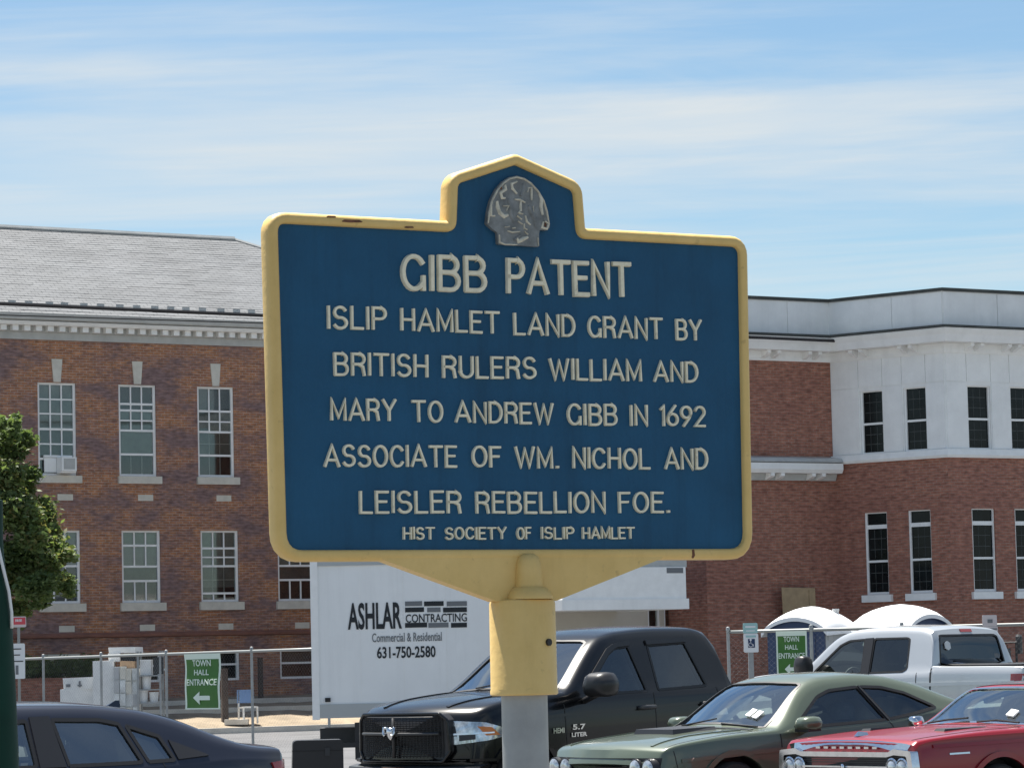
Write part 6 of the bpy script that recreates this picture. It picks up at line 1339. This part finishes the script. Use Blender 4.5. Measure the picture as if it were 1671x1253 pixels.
# machinery behind the silver truck
p = at(1640, 1060, 60); gen = thing('generator', 'dark small engine unit standing behind the pickup bed', 'generator', (p.x, p.y, 0), R(-8)); zt_ = at(1640, 1048, 60).z
bx('skid', 'dark_metal', gen, -.6, .5, 0, .6, .9, 1.0); bx('engine', 'dark_metal', gen, -.5, .1, .05, .5, 1.0, zt_-.1); MB().tube([(-.6, .1, 1.0), (-.6, .1, zt_), (.2, .1, zt_), (.2, .1, 1.0)], .03, 6).build('frame', 'black_plastic', gen); MB().lathe([(.06, 0), (.06, .3), (.03, .34)], (.25, .2, zt_-.2), 10).build('exhaust', 'dark_metal', gen); bx('tank', 'rust_brown', gen, -.45, .05, .08, .4, zt_-.1, zt_-.02)
for xo in (-.55, .45):
    for yo in (.05, .5): bx('leg', 'dark_metal', gen, xo, xo+.06, yo, yo+.06, 0, .9)

# ------------------------------------------------------------------ overhead cables
end = W2.w(-.25, -.7); end.z = at(1385, 556, end.y).z
st = at(-260, 484, 74)
for off, r_, lab in ((0, .045, 'thick black overhead cable running to the white cornice'), (-.30, .016, 'thin black overhead wire below the thick cable')):
    pts = []
    for i in range(41):
        t_ = i/40; q = st.lerp(end, t_); q.z += off*(1-t_); pts.append(q)
    o = MB().tube(pts, r_, 6).build('overhead_cable', 'cable_black'); tag(o, lab, 'cable', 'overhead cables')

# ------------------------------------------------------------------ green lamp post at the left edge
lp = at(-22, 1100, 9.0); KL = 9.0/FPX; lamp = thing('lamp_post', 'dark green lamp post with flared base at the edge of the pavement', 'lamp post', (lp.x, lp.y, 0), 0)
zl = lambda y: at(-20, y, 9.0).z
MB().lathe([(52*KL, 0), (51*KL, zl(1253)), (47*KL, zl(1120)), (42*KL, zl(1010)), (39*KL, zl(975)), (34*KL, zl(940)), (30*KL, zl(905)), (29*KL, zl(880)), (29*KL, zl(817)), (24*KL, zl(815)), (20*KL, zl(812))], (0, 0, 0), 32).build('base', 'lamp_green', lamp, angle=30)
MB().lathe([(12*KL, zl(815)), (10*KL, zl(815)+2.0)], (0, 0, 0), 20).build('shaft', 'lamp_green', lamp, smooth=True)
MB().lathe([(.03, zl(815)+2.0), (.09, zl(815)+2.05), (.16, zl(815)+2.35), (.12, zl(815)+2.6), (.02, zl(815)+2.75)], (0, 0, 0), 20).build('lantern', 'sheet_white', lamp, angle=40)
MB().tube([(20*KL, -26*KL, zl(870)), (30*KL, -20*KL, zl(920)), (40*KL, -16*KL, zl(965)), (44*KL, -14*KL, zl(1000)), (44*KL, -14*KL, zl(1026))], .0045, 6).build('white_cord', 'sheet_white', lamp, smooth=True)  # thin white strip following the flare of the base

# ------------------------------------------------------------------ foliage
def leaves(name, parent, clumps, n, size, mats, seed=1, flat=.5):
    """leaf-sized faces spread through uneven clumps, one mesh with three leaf tones"""
    rs = np.random.RandomState(seed); tot = sum(c[3]**2 for c in clumps); V = []; F = []; MI = []
    for cx, cy, cz, rr in clumps:
        k = int(n*rr*rr/tot); d = rs.normal(size=(k, 3)); d /= np.linalg.norm(d, axis=1)[:, None]; rad = rr*(rs.rand(k)**.42)*np.where(rs.rand(k) < .14, 1.38, 1.0)
        P = np.array([cx, cy, cz])+d*rad[:, None]*np.array([1, 1, .8])
        a = rs.normal(size=(k, 3)); a[:, 2] *= flat; a /= np.linalg.norm(a, axis=1)[:, None]; b = np.cross(a, rs.normal(size=(k, 3))); b /= np.linalg.norm(b, axis=1)[:, None]
        s_ = size*(.6+.8*rs.rand(k))[:, None]
        q = np.stack([P-a*s_, P-b*s_*.45, P+a*s_, P+b*s_*.45], 1); base = len(V); V += [tuple(x) for x in q.reshape(-1, 3)]
        F += [(base+4*i, base+4*i+1, base+4*i+2, base+4*i+3) for i in range(k)]
        tone = rs.rand(k)+.25*np.sin(cx*3+cz*2); MI += list(np.where(tone < .45, 1, np.where(tone < .95, 0, 2)))
    me = bpy.data.meshes.new(name); me.from_pydata(V, [], F)
    for mm in mats: me.materials.append(MATS[mm])
    me.polygons.foreach_set('material_index', [int(i) for i in MI]); me.update()
    return link(bpy.data.objects.new(name, me), parent)
TYd = 86.0
tp0 = at(-8, 1100, TYd); tree = thing('tree', 'leafy green tree beside the old brick building', 'tree', (tp0.x, tp0.y, .2)); KT = TYd/FPX
rs = random.Random(11); zt = lambda y: at(0, y, TYd).z-.2
cl = []
for px, py, r_ in ((-60, 760, 58), (-10, 720, 46), (15, 700, 30), (-70, 850, 62), (10, 780, 48), (36, 775, 24), (-20, 850, 60), (12, 808, 40), (-30, 800, 52), (45, 855, 46), (66, 830, 24), (30, 900, 58), (75, 890, 38), (95, 905, 30), (0, 950, 56), (60, 950, 44), (100, 945, 26), (-60, 940, 60), (20, 990, 30), (62, 985, 20), (110, 965, 14), (118, 905, 14), (-100, 900, 50), (35, 690, 14)):
    for q in range(4):
        cl.append(((px+8+rs.uniform(-r_, r_)*.5)*KT, rs.uniform(-1.3, 1.3), zt(py+rs.uniform(-r_, r_)*.5), r_*KT*rs.uniform(.45, .78)))
crown = leaves('crown', tree, cl, 60000, .085, ('leaf_a', 'leaf_b', 'leaf_c'), 5)
th = zt(930); tk = MB().tube([(0, 0, -.2), (.05, 0, th*.3), (-.05, .05, th*.65), (.1, 0, th), (.0, 0, th+1.8), (-.1, 0, th+3.2)], [.20, .17, .15, .12, .08, .03], 10)
tk.build('trunk', 'bark', tree, smooth=True)
for i in range(9):
    a = rs.uniform(0, 6.28); z0 = th*rs.uniform(.75, 1.3); ln = rs.uniform(.9, 1.7); MB().tube([(0, 0, z0), (math.cos(a)*ln*.5, math.sin(a)*ln*.5, z0+.35), (math.cos(a)*ln, math.sin(a)*ln, z0+.5)], [.07, .045, .012], 6).build('limb', 'bark', tree, smooth=True)
# clipped hedge in a brick planter by the old wing
hp = W1.w(W1.sz(-60, 1100, -2.5)[0], -2.5); hz0 = at(95, 1106, W1.w(W1.sz(95, 1100, -2.5)[0], -2.5).y).z; hz1 = at(95, 1071, 95).z
hl = W1.sz(172, 1100, -2.5)[0]-W1.sz(-60, 1100, -2.5)[0]
pln = thing('brick_planter', 'low brown brick planter wall below the hedge', 'planter', (hp.x, hp.y, 0), W1.rz); wm_ = MB().box(0, hl, 0, 1.2, 0, hz0-.05).build('wall', 'brick_red', pln); bx('coping', 'sandstone_band', pln, -.03, hl+.03, -.03, 1.23, hz0-.05, hz0+.01)
hed = thing('hedge', 'dense dark green clipped hedge along the old brick wing', 'hedge', (hp.x, hp.y, hz0)); hed.rotation_euler[2] = W1.rz
cl = [(rs.uniform(.1, hl-.1), rs.uniform(.15, 1.05), rs.uniform(.08, hz1-hz0-.12), rs.uniform(.16, .28)) for _ in range(150)]
leaves('foliage', hed, cl, 9000, .055, ('leaf_b', 'leaf_b', 'leaf_a'), 9)
for i in range(8): MB().tube([(hl*(i+.5)/8, .6, -.02), (hl*(i+.5)/8+.05, .6, .5)], .02, 5).build('stem', 'bark', hed)

# unseen trees added behind the camera to give the car glass reflections
rs2 = random.Random(4); cl = []
for i in range(26):
    x = -75+i*6.2+rs2.uniform(-2, 2); y = -34+rs2.uniform(-6, 6); hh = rs2.uniform(6, 10.5)
    for q in range(5): cl.append((x+rs2.uniform(-2, 2), y+rs2.uniform(-2, 2), hh*rs2.uniform(.35, .95), rs2.uniform(1.2, 2.3)))
belt = leaves('tree_belt', None, cl, 16000, .34, ('leaf_b', 'leaf_a', 'leaf_b'), 21); tag(belt, kind='stuff')
